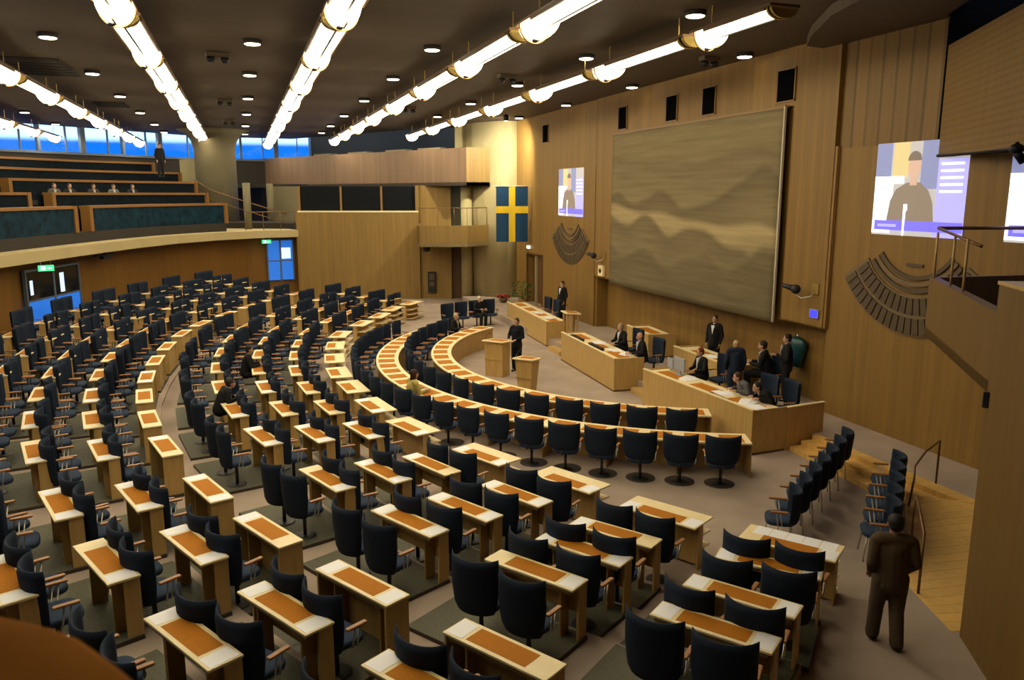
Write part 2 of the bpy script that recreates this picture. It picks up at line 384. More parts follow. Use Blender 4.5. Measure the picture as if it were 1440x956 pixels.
def make_far_chair():
    b = MB(); seat_bm(b); b.mi = 1; back_bm(b); b.mi = 2; arm_bm(b, -1); arm_bm(b, 1); b.mi = 3; armsup_bm(b, -1); armsup_bm(b, 1); stem_bm(b); base_bm(b)
    return tag(b.build('swivel_chair', ['navy_seat', 'navy', 'armwood', 'darksteel'], None, True), 'x', 'chair')

desk_plain = make_desk('plain', True); desk_shelf = make_desk('shelf', False); desk_front = make_desk('front', True)
plinth0 = make_plinth()
chair_s = make_chair('swivel'); chair_f = make_far_chair(); chair_l = make_chair('legs'); chair_r = make_chair('ring')
paper0 = MB(); paper0.box(-0.11, 0.11, -0.15, 0.15, 0, 0.003); paper0 = tag(paper0.build('paper_sheet', 'white'), 'x', 'paper')
USED = set()
def put(proto, loc, rz, label, group):
    key = proto.name
    if key not in USED:
        USED.add(key); proto.location = loc; proto.rotation_euler = (0, 0, rz); proto['label'] = label; proto['group'] = group; return proto
    return dup(proto, loc, rz, label, group)
def az_of(x, y): return math.degrees(atan2(x, y))
def inview(x, y, m=2.5):
    a = az_of(x, y)
    if y < 0: return False
    return -16.5 - m < a < 53 + m and hypot(x, y) > 5.5

nsec = {r: len(ROW[r]) for r in ROW}
for r in 'abcdefghi':
    pts = ROW[r]; n = len(pts); zf = zfl(r)
    for k, (x, y) in enumerate(pts):
        if not inview(x, y): continue
        if r == 'i' and k < 8: continue
        p = pts[max(k - 1, 0)]; q = pts[min(k + 1, n - 1)]
        if k == 0: p = (2 * x - q[0], 2 * y - q[1])
        tx, ty = q[0] - p[0], q[1] - p[1]; L = hypot(tx, ty); tx, ty = tx / L, ty / L
        nx, ny = ty, -tx                         # towards the centre
        rz = face(nx, ny)
        far = hypot(x, y) > 21
        dl = f'{ORD[k]} from the near end'
        kind = desk_shelf if r == 'a' else (desk_front if r == 'e' else desk_plain)
        if r != 'a': put(plinth0, (x, y, zf), rz, 'green-grey raised floor plate under a desk', 'floor plates')
        put(kind, (x, y, zf), rz,
            ('pale shelf-front desk with orange inlay, ' if r == 'a' else 'pale two-seat desk with orange inlay, ') + f'{ORD[k]} from near end, {RN[r]}',
            f'desks of the {RN[r]}')
        for s, side in ((-1, 'far'), (1, 'near')):
            # local x: +x is to the right of the sitter; near end of the row is on the sitter's right
            ox = s * 0.36 + random.uniform(-0.03, 0.03); oy = -0.60 + random.uniform(-0.05, 0.04)
            c, d = cos(rz), sin(rz)
            wx, wy = x + ox * c - oy * d, y + ox * d + oy * c
            put(chair_f if far else chair_s, (wx, wy, zf), rz + random.uniform(-0.16, 0.16) + s * 0.02,
                f'navy swivel chair, {side} seat at the {ORD[k]} desk from near end, {RN[r]}',
                f'swivel chairs of the {RN[r]}')
        if hypot(x, y) < 17 or (k * 7 + ord(r)) % 3 == 0 and hypot(x, y) < 24:
            for s, side in ((-1, 'far'), (1, 'near')):
                if (k * 3 + ord(r) + s) % 6 == 0: continue
                ox, oy = s * 0.55, 0.01; c, d = cos(rz), sin(rz)
                put(paper0, (x + ox * c - oy * d, y + ox * d + oy * c, zf + 0.7402), rz + random.uniform(-0.05, 0.05),
                    f'white paper sheets on {side} end of {ORD[k]} desk, {RN[r]}', 'white papers on the desks')
# a spread of papers along the near front desk
xa, ya = ROW['a'][0]; qx, qy = ROW['a'][1]; L = hypot(qx - xa, qy - ya); tx, ty = (qx - xa) / L, (qy - ya) / L; rz = face(ty, -tx)
for i in range(5):
    ox = -0.45 + i * 0.235; oy = 0.28; c, d = cos(rz), sin(rz)
    dup(paper0, (xa + ox * c - oy * d, ya + ox * d + oy * c, 0.7402), rz, f'white sheet, {ORD[i]} of five laid along front edge of nearest shelf desk', 'white papers on the desks')

# ------------------------------------------------------------------ terraced floor
def ext(P, a, b):
    (x0, y0), (x1, y1) = P[0], P[1]; L = hypot(x1 - x0, y1 - y0)
    s = (x0 - (x1 - x0) / L * a, y0 - (y1 - y0) / L * a)
    (x0, y0), (x1, y1) = P[-1], P[-2]; L = hypot(x1 - x0, y1 - y0)
    e = (x0 - (x1 - x0) / L * b, y0 - (y1 - y0) / L * b)
    return [s] + P + [e]
def resamp(P, n=60):
    d = [0]
    for i in range(1, len(P)): d.append(d[-1] + hypot(P[i][0] - P[i - 1][0], P[i][1] - P[i - 1][1]))
    out = []; k = 0
    for j in range(n):
        t = d[-1] * j / (n - 1)
        while k < len(P) - 2 and d[k + 1] < t: k += 1
        f = (t - d[k]) / (d[k + 1] - d[k]); f = max(0, min(1, f))
        out.append((P[k][0] + (P[k + 1][0] - P[k][0]) * f, P[k][1] + (P[k + 1][1] - P[k][1]) * f))
    return out
b = MB(); b.prism([(-16, -6), (15.5, -6), (15.5, 48), (-16, 62)], -0.2, 0.0); struct('floor', b, 'carpet', label='beige carpeted chamber floor')
inner = {r: resamp(offs(ext(ROW[r], .68, 1.0), -0.28)) for r in 'bcd'}
inner['w'] = resamp(offs(ext(ROW['d'], .68, 1.0), 1.25))
outer = {r: resamp(offs(ext(ROW[r], 3.0, 3.0), -0.30)) for r in 'efghi'}
outer['z'] = resamp(offs(ext(ROW['i'], 3.0, 3.0), 2.6))
for r0, r1 in (('b', 'c'), ('c', 'd'), ('d', 'w')):
    b = MB(); b.band(inner[r0], inner[r1], -0.1, zfl(r0) - 0.055); struct('floor', b, 'carpet')
b = MB(); b.band(inner['w'], outer['e'], -0.1, 0.28); struct('floor', b, 'carpet')
for r0, r1 in (('e', 'f'), ('f', 'g'), ('g', 'h'), ('h', 'i'), ('i', 'z')):
    b = MB(); b.band(outer[r0], outer[r1], -0.1, zfl(r0) - 0.055); struct('floor', b, 'carpet')

# ------------------------------------------------------------------ two inner ring desks
def ring_desk(cx, cy, ri, ro, a0, a1, name, label, n, front_in=True):
    t = thing(name, label, 'desk', (cx, cy, 0))
    N = 64; A = [radians(a0 + (a1 - a0) * i / N) for i in range(N + 1)]
    pi_ = [(ri * cos(a), ri * sin(a)) for a in A]; po = [(ro * cos(a), ro * sin(a)) for a in A]
    b = MB(); b.band(po, pi_, 0.705, 0.74); b.build('tabletop', 'maple_top', t)
    p1 = [((ri + .03) * cos(a), (ri + .03) * sin(a)) for a in A]; p2 = [((ri + .06) * cos(a), (ri + .06) * sin(a)) for a in A]
    b = MB(); b.band(p2, p1, 0.0, 0.705); b.build('front_panel', 'maple', t)
    for i in range(n):
        m = radians(a0 + (a1 - a0) * (i + .5) / n); h = radians(abs(a1 - a0) / n) * 0.33
        q = [(r_ * cos(m + s), r_ * sin(m + s)) for r_, s in ((ro - .07, -h), (ro - .07, 0), (ro - .07, h), (ri + .12, h), (ri + .12, 0), (ri + .12, -h))]
        b = MB(); b.prism(q, 0.7405, 0.744); b.build('leather_inlay', 'leather', t)
        if i % 2 == 0:
            m = radians(a0 + (a1 - a0) * i / n)
            b = MB(); b.box(ri + .06, ro - .04, -.012, .012, 0, .705, X=Matrix.Rotation(m, 4, 'Z')); b.build('support_panel', 'maple_edge', t)
    return t
C1 = (13.2, 22.0); C2 = (13.2, 21.75)
ring_desk(*C1, 7.35, 7.98, -115, -233, 'curved_desk', 'inner of two long curved pale desks with orange inlays', 20)
ring_desk(*C2, 9.05, 9.72, -112.5, -221, 'curved_desk', 'outer of two long curved pale desks with orange inlays', 25)
def ring_chairs(C, R, a0, step, n, which):
    for i in range(n):
        a = radians(a0 - step * i); x, y = C[0] + R * cos(a), C[1] + R * sin(a)
        far = hypot(x, y) > 22
        put(chair_f if far else chair_r, (x, y, 0), face(-cos(a), -sin(a)) + random.uniform(-.12, .12),
            f'navy swivel chair, {ORD[i]} from near end along {which} curved desk', f'swivel chairs along the {which} curved desk')
ring_chairs(C1, 8.5, -120.0, 5.65, 20, 'the inner')
ring_chairs(C2, 10.15, -116.4, 4.45, 24, 'the outer')
# dark round mats under the near chairs of the outer curved desk
m0 = MB(); m0.lathe([(0.30, 0.001), (0.30, 0.006), (0.2, 0.007)], 24); M['mat'] = nmat('dark floor mat', (0.045, 0.035, 0.028), 0.8)[0]
m0 = tag(m0.build('floor_mat', 'mat'), 'x', 'mat')
for i in range(9):
    a = radians(-116.4 - 4.45 * i); x, y = C2[0] + 10.05 * cos(a), C2[1] + 10.05 * sin(a)
    put(m0, (x, y, 0), 0, f'dark round floor mat under {ORD[i]} chair from near end, outer curved desk', 'dark round floor mats')
# cluster of chairs at the far end behind the curved desks
for i, (x, y) in enumerate([(8.1, 32.0), (8.8, 32.35), (9.5, 32.6), (10.2, 32.8)]):
    put(chair_f, (x, y, 0), face(0.35, -1), f'navy swivel chair, {ORD[i]} of four before the column wall at far end', 'chairs at the far end')
# two rows of visitor armchairs on the right
for rown, (p, q, n) in {'front': ((8.1, 10.05), (11.2, 12.35), 7), 'back': ((9.25, 9.15), (11.05, 10.85), 5)}.items():
    vx, vy = q[0] - p[0], q[1] - p[1]; L = hypot(vx, vy)
    for i in range(n):
        f = i / (n - 1)
        put(chair_l, (p[0] + vx * f, p[1] + vy * f, 0), face(-.83, .56), f'navy armchair with metal legs, {ORD[i]} from camera side, {"row by the front desks" if rown == "front" else "row beside the wooden ramp"}', f'visitor armchairs, {rown} row')

# ------------------------------------------------------------------ dais, steps, ramp
ZDA = 0.30
b = MB(); b.prism([(10.55, 14.12), (10.75, 20.0), (10.75, 26.0), (11.0, 40.5), (15.0, 39.0), (15.0, 4.6), (9.6, 4.6), (12.0, 9.0), (12.1, 14.12), (11.0, 14.12)], -0.05, ZDA); struct('floor', b, 'carpet', label='raised carpeted dais')
t = thing('wooden_steps', 'golden wooden steps rising beside the near long podium desk', 'steps', (0, 0, 0))
for k, (x0, z) in enumerate(((11.15, 0.10), (11.45, 0.20), (11.75, 0.30))):
    b = MB(); b.prism([(x0 + 0.25, 14.0), (x0 + .05, 11.0), (x0 + 0.10, 9.9), (12.15, 9.5), (12.15, 13.98), (x0 + .35, 14.0)], z - 0.10 if k else 0.001, z + (0.004 if k == 2 else 0)); b.build('step', 'stairwood', t)
t = thing('wooden_ramp', 'broad golden wooden ramp beside the near wall', 'ramp')
b = MB()
q = [(8.97, 8.2), (8.55, 7.08), (9.5, 7.0), (12.4, 8.2), (12.15, 9.6), (11.3, 10.6)]; zz = [0.004, 0.004, 0.004, ZDA + .008, ZDA + .008, 0.26]
vs = [(x, y, z) for (x, y), z in zip(q, zz)] + [(x, y, 0.0) for x, y in q]; n = 6
b.add(vs, [tuple(range(5, -1, -1)), tuple(range(6, 12))] + [(i, (i + 1) % n, n + (i + 1) % n, n + i) for i in range(n)]); b.build('ramp_deck', 'stairwood', t)
def handrail(pts, label, posts):
    t = thing('handrail', label, 'handrail')
    b = MB(); b.tube(pts, 0.02, 8); b.build('rail', 'railmetal', t, True)
    for p in posts: b = MB(); b.tube([p[0], p[1]], 0.016, 8); b.build('post', 'railmetal', t, True)
handrail([(12.13, 10.73, .31), (12.13, 10.73, 1.15), (11.5, 10.45, 1.1), (10.95, 10.15, .98), (10.75, 9.95, 0.85), (10.9, 10.15, 0.25)], 'bronze bent handrail at the top of the wooden ramp', [])
handrail([(8.95, 8.02, .0), (8.95, 8.02, .93), (9.6, 8.75, .98), (9.95, 9.15, 0.95)], 'bronze bent handrail at the foot of the ramp, behind the walking man', [((9.95, 9.15, 0.95), (9.95, 9.15, 0.12))])

def counter(label, P, Q, depth, z0, zt, inlays=2, open_end=None, name='podium_desk', top=0.93, rimh=0.04):
    """long panelled desk: front face runs P->Q, body goes to the right of that direction"""
    vx, vy = Q[0] - P[0], Q[1] - P[1]; L = hypot(vx, vy); rz = atan2(vy, vx)
    t = thing(name, label, 'desk', (P[0], P[1], z0), rz)
    H = zt - z0
    b = MB(); b.box(0, L, -0.05, 0, 0.0, H); b.build('front_panel', 'maple', t)
    b = MB(); b.box(0, 0.04, -depth, -0.05, 0.0, H); b.build('side_panel', 'maple', t)
    b = MB(); b.box(L - 0.04, L, -depth, -0.05, 0.0, H); b.build('side_panel', 'maple', t)
    b = MB(); b.box(-0.01, L + .01, -0.07, 0.012, H, H + 0.025); b.build('rim', 'maple_top', t)
    b = MB(); b.box(0.04, L - 0.04, -min(depth, 0.85), -0.05, H - rimh - 0.03, H - rimh); b.build('worktop', 'maple_top', t)
    for i in range(inlays):
        a = (i + .18) / inlays * L; c = (i + .82) / inlays * L
        b = MB(); b.box(a, c, -0.62, -0.25, H - rimh + 0.0005, H - rimh + 0.004); b.build('leather_inlay', 'leather', t)
    b = MB(); b.box(-0.004, L + .004, -depth + .02, 0.004, 0.0, 0.05); b.build('plinth_strip', 'trimdark', t)
    return t
# front faces look towards -X, bodies go to +X: run from far to near (P far, Q near) has the body on its left, so run near -> far
counter('long pale podium desk nearest the steps, with papers', (10.34, 13.98), (10.07, 18.48), 0.95, 0.0, 1.02, 3)
counter('long pale podium desk in the middle, two men seated behind', (10.0, 20.1), (10.25, 24.75), 0.95, 0.0, 0.98, 3)
counter('long pale podium desk at the far end of the dais', (10.67, 27.24), (11.0, 32.9), 0.85, 0.0, 0.95, 4)
counter('short pale desk against the wall behind the middle podium desk', (12.55, 22.75), (12.75, 24.7), 1.0, ZDA, 1.10, 1)
counter('pale desk against the wall beneath the tapestry, papers on top', (12.25, 17.7), (12.3, 20.7), 0.95, ZDA, 1.10, 1)
# right-hand wing of the nearest podium desk
t = thing('desk_wing', 'pale wood end wing of nearest podium desk reaching the steps', 'desk', (11.30, 14.05, 0), atan2(0.22, 2.0))
b = MB(); b.box(0, 1.1, -0.03, 0.03, 0.0, 0.99); b.build('side_panel', 'maple', t)
b = MB(); b.box(-0.01, 1.12, -0.04, 0.05, 0.99, 1.015); b.build('rim', 'maple_top', t)
# wooden blocks between the desks
for (x, y, lab) in ((10.75, 19.3, 'low wood step between near and middle podium desks'), (10.8, 26.0, 'low wood step between middle and far podium desks')):
    t = thing('podium_step', lab, 'step', (x, y, 0), radians(88)); b = MB(); b.box(-0.6, 0.6, 0.02, 0.32, 0, 0.15); b.build('tread', 'maple', t); b = MB(); b.box(-0.6, 0.6, -0.28, 0.02, 0, 0.305); b.build('tread', 'maple', t)

# lecterns
def lectern(label, x, y, z, rz, w0, w1, d0, d1, h, legs=False):
    t = thing('lectern', label, 'lectern', (x, y, z), rz)
    b = MB()
    if legs:
        for sx in (-1, 1):
            for sy in (-1, 1): c = MB(); c.box(sx * w0 / 2 - .03, sx * w0 / 2 + .03, sy * d0 / 2 - .03, sy * d0 / 2 + .03, 0.05, h); c.build('leg', 'maple', t)
        b.box(-w0 / 2 - .06, w0 / 2 + .06, -d0 / 2 - .06, d0 / 2 + .06, 0, 0.05); b.build('base', 'maple', t)
        b = MB(); b.box(-w0 / 2 + .03, w0 / 2 - .03, -0.012, 0.012, 0.3, h - .02); b.build('front_panel', 'maple', t)
    else:
        vs = [(-w0 / 2, -d0 / 2, 0), (w0 / 2, -d0 / 2, 0), (w0 / 2, d0 / 2, 0), (-w0 / 2, d0 / 2, 0), (-w1 / 2, -d1 / 2, h), (w1 / 2, -d1 / 2, h), (w1 / 2, d1 / 2, h), (-w1 / 2, d1 / 2, h)]
        b.add(vs, [(0, 3, 2, 1), (4, 5, 6, 7), (0, 1, 5, 4), (1, 2, 6, 5), (2, 3, 7, 6), (3, 0, 4, 7)]); b.build('body', 'maple', t)
        b = MB(); b.box(-w1 / 2 - .003, w1 / 2 + .003, d1 / 2 - 0.02, d1 / 2 + .004, h * .48, h * .5); b.build('panel_joint', 'maple_edge', t)
    b = MB(); X = Matrix.Translation((0, 0, h)) @ Matrix.Rotation(radians(4), 4, 'X')
    b.box(-w1 / 2 - .06, w1 / 2 + .06, -d1 / 2 - .07, d1 / 2 + .07, -0.005, 0.035, X=X, bev=.008); b.build('reading_top', 'maple_top', t)
    b = MB(); b.box(-w1 / 2 + .04, w1 / 2 - .04, -d1 / 2, d1 / 2 - .05, 0.0353, 0.038, X=X); b.build('leather_inlay', 'leather', t)
    b = MB(); b.tube([(w1 / 2 - .05, d1 / 2, h + .03), (w1 / 2 - .06, d1 / 2 - .03, h + .2), (w1 / 2 - .1, d1 / 2 - .12, h + .26)], .007, 6); b.tube([(w1 / 2 - .1, d1 / 2 - .12, h + .26), (w1 / 2 - .12, d1 / 2 - .17, h + .28)], .014, 6); b.build('microphone', 'black', t, True)
lectern('tall pale lectern with the speaker in black standing behind', 7.45, 23.25, 0, face(-0.75, -0.66), 0.62, 0.66, 0.46, 0.50, 1.10)
lectern('tapering pale lectern standing alone on the open floor', 7.55, 20.75, 0, face(-0.75, -0.66), 0.40, 0.56, 0.34, 0.46, 1.02)
lectern('pale lectern on legs at the end of the far podium desk', 11.5, 26.85, ZDA, face(-1, 0.1), 0.45, 0.6, 0.4, 0.45, 1.0, legs=True)

# ------------------------------------------------------------------ front wall (X = 13.5) and its fittings
XW = 13.5; XL = 14.1; ZC = 9.35; ZB = 2.42
b = MB(); b.box(XL, XL + .3, 5.5, 34.0, 0.0, ZB + .1); struct('wall_front', b, 'walllow', label='lower front wall in golden veneer')
b = MB(); b.box(XW, XW + .25, 15.7, 29.15, 7.9, ZC + .2); b.box(XW, XW + .25, 27.6, 29.15, ZB, 7.9); b.box(XW, XW + .25, 15.7, 17.3, ZB, 7.9); b.box(XW + .12, XW + .4, 17.2, 27.7, ZB - .02, 7.95)
struct('wall_front', b, 'wallfront', label='upper front wall panels around the tapestry')
b = MB(); b.box(XW + .1, XL + .3, 15.7, 29.15, ZB - .06, ZB); struct('trim_1', b, 'trimwood', label='soffit under the upper front wall')
b = MB(); b.box(XW + .06, XL + .3, 12.8, 15.55, 6.75, ZC + .2); struct('wall_front', b, 'wallflute', label='fluted upper front wall')
b = MB(); b.box(XW + .06, XL + .3, 4.5, 15.55, 0, 6.75); struct('wall_front', b, 'wallfront', label='front wall behind the large screen')
b = MB(); b.box(XW + .06, XL + .3, 4.5, 12.8, 6.75, 11.0); struct('wall_front', b, 'grille_void_black')  # wall painted black to stand in for the dark void above the perforated panel
b = MB(); b.box(XW + .06, XL + .3, 29.3, 35.2, 0, ZC + .2); b.box(XW + .06, XL + .3, 35.2, 37.3, 2.75, ZC + .2); b.box(XW + .06, XL + .3, 37.3, 39.0, 0, ZC + .2)
struct('wall_front', b, 'wallfront', label='front wall behind the small screen')
for n_, (y0, z0, z1) in enumerate(((15.55, ZB, 6.8), (29.15, ZB, 6.8))):
    b = MB(); b.box(XW + .02, XW + .12, y0, y0 + .15, z0, z1); b.box(XW - .02, XW + .1, y0 + .02, y0 + .05, z0, z1); struct(f'trim_{n_ + 2}', b, 'trimwood')
b = MB(); b.box(XW + .14, XL + .3, 15.55, 15.7, 0, ZC + .2); b.box(XW + .14, XL + .3, 29.15, 29.3, 0, ZC + .2); struct('wall_front', b, 'wallfront')
# recessed loudspeaker grilles
for i, (y0, y1) in enumerate(((17.28, 17.96), (20.86, 21.53), (23.04, 23.71), (26.56, 27.21), (34.5, 35.2))):
    x = XW if i < 4 else XW + .06
    t = thing('loudspeaker_panel', f'black square loudspeaker panel high on the front wall, {ORD[i]} from the camera side', 'loudspeaker', (x, (y0 + y1) / 2, 8.05), 0, 'loudspeaker panels above the tapestry')
    w = (y1 - y0) / 2
    b = MB(); b.box(-0.03, -0.001, -w, w, 0, .77); b.build('grille', 'grille_void_black', t)
    b = MB(); b.box(-0.045, -0.001, -w - .03, -w, -.03, .8); b.box(-0.045, -0.001, w, w + .03, -.03, .8); b.box(-0.045, -0.001, -w - .03, w + .03, -.03, 0); b.box(-0.045, -0.001, -w - .03, w + .03, .77, .8); b.build('frame', 'trimwood', t)
# tapestry: a plain generic woven hanging
def tapestry_mat():
    """layered soft ridges woven in greys and browns"""
    m, nt, bs = nmat('woven grey brown tapestry', (0.3, 0.25, 0.17), 0.95, 0, 0.1); L = nt.links
    def N(t, **k):
        n = nt.nodes.new(t)
        for a, v in k.items(): setattr(n, a, v)
        return n
    def math_(op, a, b=None, c=None):
        n = N('ShaderNodeMath', operation=op)
        for i, v in enumerate((a, b, c)):
            if v is None: continue
            if isinstance(v, (int, float)): n.inputs[i].default_value = v
            else: L.new(v, n.inputs[i])
        return n.outputs[0]
    g = N('ShaderNodeNewGeometry'); sp = N('ShaderNodeSeparateXYZ'); L.new(g.outputs['Position'], sp.inputs[0])
    Y, Z = sp.outputs['Y'], sp.outputs['Z']
    mp2 = N('ShaderNodeMapping'); mp2.inputs['Scale'].default_value = (1, 0.5, 9); L.new(g.outputs['Position'], mp2.inputs['Vector'])
    n2 = N('ShaderNodeTexNoise'); n2.inputs['Scale'].default_value = 1.0; n2.inputs['Detail'].default_value = 4; L.new(mp2.outputs[0], n2.inputs['Vector'])
    cur = None
    base = N('ShaderNodeRGB'); base.outputs[0].default_value = (0.250, 0.200, 0.108, 1); cur = base.outputs[0]
    #        mean z, slope, amp, freq, seed, ridge colour, fade colour, fade depth
    lay = [(6.9, .02, .8, .32, 3.1, (.205, .162, .092), (.255, .205, .112), 1.6), (5.75, -.02, 1.3, .42, 9.7, (.150, .118, .068), (.235, .188, .102), 1.3), (5.0, .06, .8, .30, 15.2, (.50, .385, .20), (.30, .24, .13), 1.0),
           (4.55, .10, 1.3, .45, 22.4, (.155, .122, .070), (.225, .180, .098), 1.2), (3.9, -.02, 1.0, .5, 31.9, (.245, .198, .105), (.165, .130, .075), .35), (3.2, .04, 1.2, .40, 44.0, (.150, .120, .070), (.205, .165, .093), 1.3)]
    for mz, sl, am, fq, sd, c1, c2, fd in lay:
        w = N('ShaderNodeTexNoise', noise_dimensions='1D'); w.inputs['Scale'].default_value = 1.0; w.inputs['Detail'].default_value = 0.6
        L.new(math_('MULTIPLY_ADD', Y, fq * .75, sd), w.inputs['W'])
        h = math_('MULTIPLY_ADD', w.outputs['Fac'], am * 1.5, mz - am * .75)
        h = math_('ADD', h, math_('MULTIPLY', math_('SUBTRACT', Y, 22.45), sl))
        d = math_('SUBTRACT', h, Z)
        mask = math_('MINIMUM', math_('MAXIMUM', math_('MULTIPLY', d, 5.0), 0.0), 1.0)
        fade = math_('MINIMUM', math_('MAXIMUM', math_('DIVIDE', d, fd), 0.0), 1.0)
        mc = N('ShaderNodeMixRGB'); mc.inputs[1].default_value = (*c1, 1); mc.inputs[2].default_value = (*c2, 1); L.new(fade, mc.inputs[0])
        mx = N('ShaderNodeMixRGB'); L.new(math_('MULTIPLY', mask, 0.88), mx.inputs[0]); L.new(cur, mx.inputs[1]); L.new(mc.outputs[0], mx.inputs[2]); cur = mx.outputs[0]
    v = math_('MULTIPLY_ADD', n2.outputs['Fac'], 0.55, 0.62)
    vm = N('ShaderNodeVectorMath', operation='SCALE'); L.new(cur, vm.inputs[0]); L.new(v, vm.inputs['Scale']); L.new(vm.outputs[0], bs.inputs['Base Color'])
    return m
M['tapestry'] = tapestry_mat(); M['tapedge'] = nmat('tapestry pale edge', (0.5, 0.45, 0.34), 0.9)[0]
t = thing('tapestry', 'huge grey-brown woven tapestry with soft hill shapes on front wall', 'tapestry', (XW, 22.45, 2.3))
b = MB(); ny, nz = 40, 24
for s, dx in ((0, -.22), (1, -.19)):
    pass
vs = []
for side in (-0.12, -0.085):
    for j in range(nz + 1):
        for i in range(ny + 1):
            y = -4.98 + 9.96 * i / ny; z = 5.58 * j / nz
            vs.append((side - 0.012 * sin(i * 1.1) * (1 - j / nz) - 0.05 * (1 - j / nz), y, z))
n = ny + 1; o = (nz + 1) * n; fs = []
for j in range(nz):
    for i in range(ny):
        a = j * n + i; fs.append((a, a + n, a + n + 1, a + 1)); fs.append((o + a, o + a + 1, o + a + n + 1, o + a + n))
for i in range(ny): fs.append((i, i + 1, o + i + 1, o + i)); a = nz * n + i; fs.append((a, o + a, o + a + 1, a + 1))
for j in range(nz): a = j * n; fs.append((a, o + a, o + a + n, a + n)); a = j * n + ny; fs.append((a, a + n, o + a + n, o + a))
b.add(vs, fs); b.build('cloth', 'tapestry', t, True)
b = MB(); b.box(-.16, -.10, -5.02, -4.97, 0, 5.6); b.build('pale_edge', 'tapedge', t)
b = MB(); b.box(-.14, -.02, -5.0, 5.0, 5.56, 5.62); b.build('hanging_rail', 'trimwood', t)

# screens
def screen(label, y0, y1, z0, z1, x, group=None):
    """projected picture: y1 is the left edge seen from the hall"""
    t = thing('projection_screen', label, 'screen', (x, (y0 + y1) / 2, z0), 0, group)
    Wd = y1 - y0; Hh = z1 - z0
    def rect(nm, u0, u1, v0, v1, mat, lay):
        bb = MB(); bb.box(-0.006 - 0.004 * lay, -0.002 - 0.004 * lay + 0.001, Wd / 2 - u1 * Wd, Wd / 2 - u0 * Wd, v0 * Hh, v1 * Hh); return bb.build(nm, mat, t)
    def poly(nm, pts, mat, lay):
        bb = MB(); X = Matrix.Translation((-0.006 - 0.004 * lay, Wd / 2, 0)) @ Matrix(((0, 0, 1, 0), (-1, 0, 0, 0), (0, 1, 0, 0), (0, 0, 0, 1)))
        bb.prism([(u * Wd, v * Hh) for u, v in pts], 0, 0.004, X=X); return bb.build(nm, mat, t)
    rect('picture_ground', 0, 1, 0, 1, 'sc_grey', 0)
    rect('picture_curtain', 0, .18, .62, 1, 'sc_blue', 1); rect('picture_curtain', .52, .70, .5, 1, 'sc_blue', 1)
    rect('picture_gold_band', .20, .38, .62, 1, 'sc_gold', 1)
    rect('picture_podium', 0, .22, .02, .60, 'sc_white', 1); rect('picture_podium_top', 0, .34, .56, .64, 'sc_white', 2)
    rect('name_panel', .70, 1, .0, .80 if Wd > 2 else .95, 'sc_lilac', 1)
    for k in range(5): rect('text_line', .73, .96, .74 - .07 * k, .765 - .07 * k, 'sc_white', 2)
    # head-and-shoulders figure
    poly('picture_suit', [(.17, .14), (.20, .38), (.26, .50), (.38, .57), (.52, .57), (.62, .48), (.67, .36), (.70, .14)], 'sc_suit', 3)
    head = [(.45 + .068 * cos(a * pi / 8), .74 + .135 * sin(a * pi / 8)) for a in range(16)]
    poly('picture_face', head, 'sc_skin', 5); poly('picture_neck', [(.41, .54), (.49, .54), (.48, .66), (.42, .66)], 'sc_skin', 4)
    poly('picture_hair', [(.45 + .075 * cos(a * pi / 8), .80 + .10 * sin(a * pi / 8)) for a in range(0, 9)], 'sc_hair', 6)
    rect('caption_bar', .04, 1, .055, .16, 'sc_bar', 7); rect('caption_text', .08, .30, .09, .12, 'sc_lilac', 8)
    poly('picture_microphone', [(.375, .0), (.395, .0), (.40, .26), (.415, .28), (.41, .34), (.37, .34), (.37, .28)], 'sc_white', 9)
    return t
for k_, c_, s_ in (('sc_grey', (.36, .34, .33), .85), ('sc_blue', (.17, .19, .34), .85), ('sc_gold', (.50, .40, .18), .85), ('sc_white', (.80, .84, .92), .95), ('sc_lilac', (.32, .30, .85), .9),
                   ('sc_suit', (.17, .13, .095), .9), ('sc_skin', (.42, .27, .20), .95), ('sc_hair', (.13, .10, .08), .8), ('sc_bar', (.13, .11, .80), .95)):
    M[k_] = emit('screen ' + k_, c_, s_ * .58)
screen('large projected picture of a man in a suit, right part of front wall', 11.98, 14.38, 4.8, 6.78, XW + .06)
screen('small projected picture left of the tapestry above the round display', 30.48, 33.2, 4.74, 6.78, XW + .06)
screen('projected picture partly hidden at the right edge behind the balcony', 8.7, 11.06, 4.8, 6.78, XW + .06)

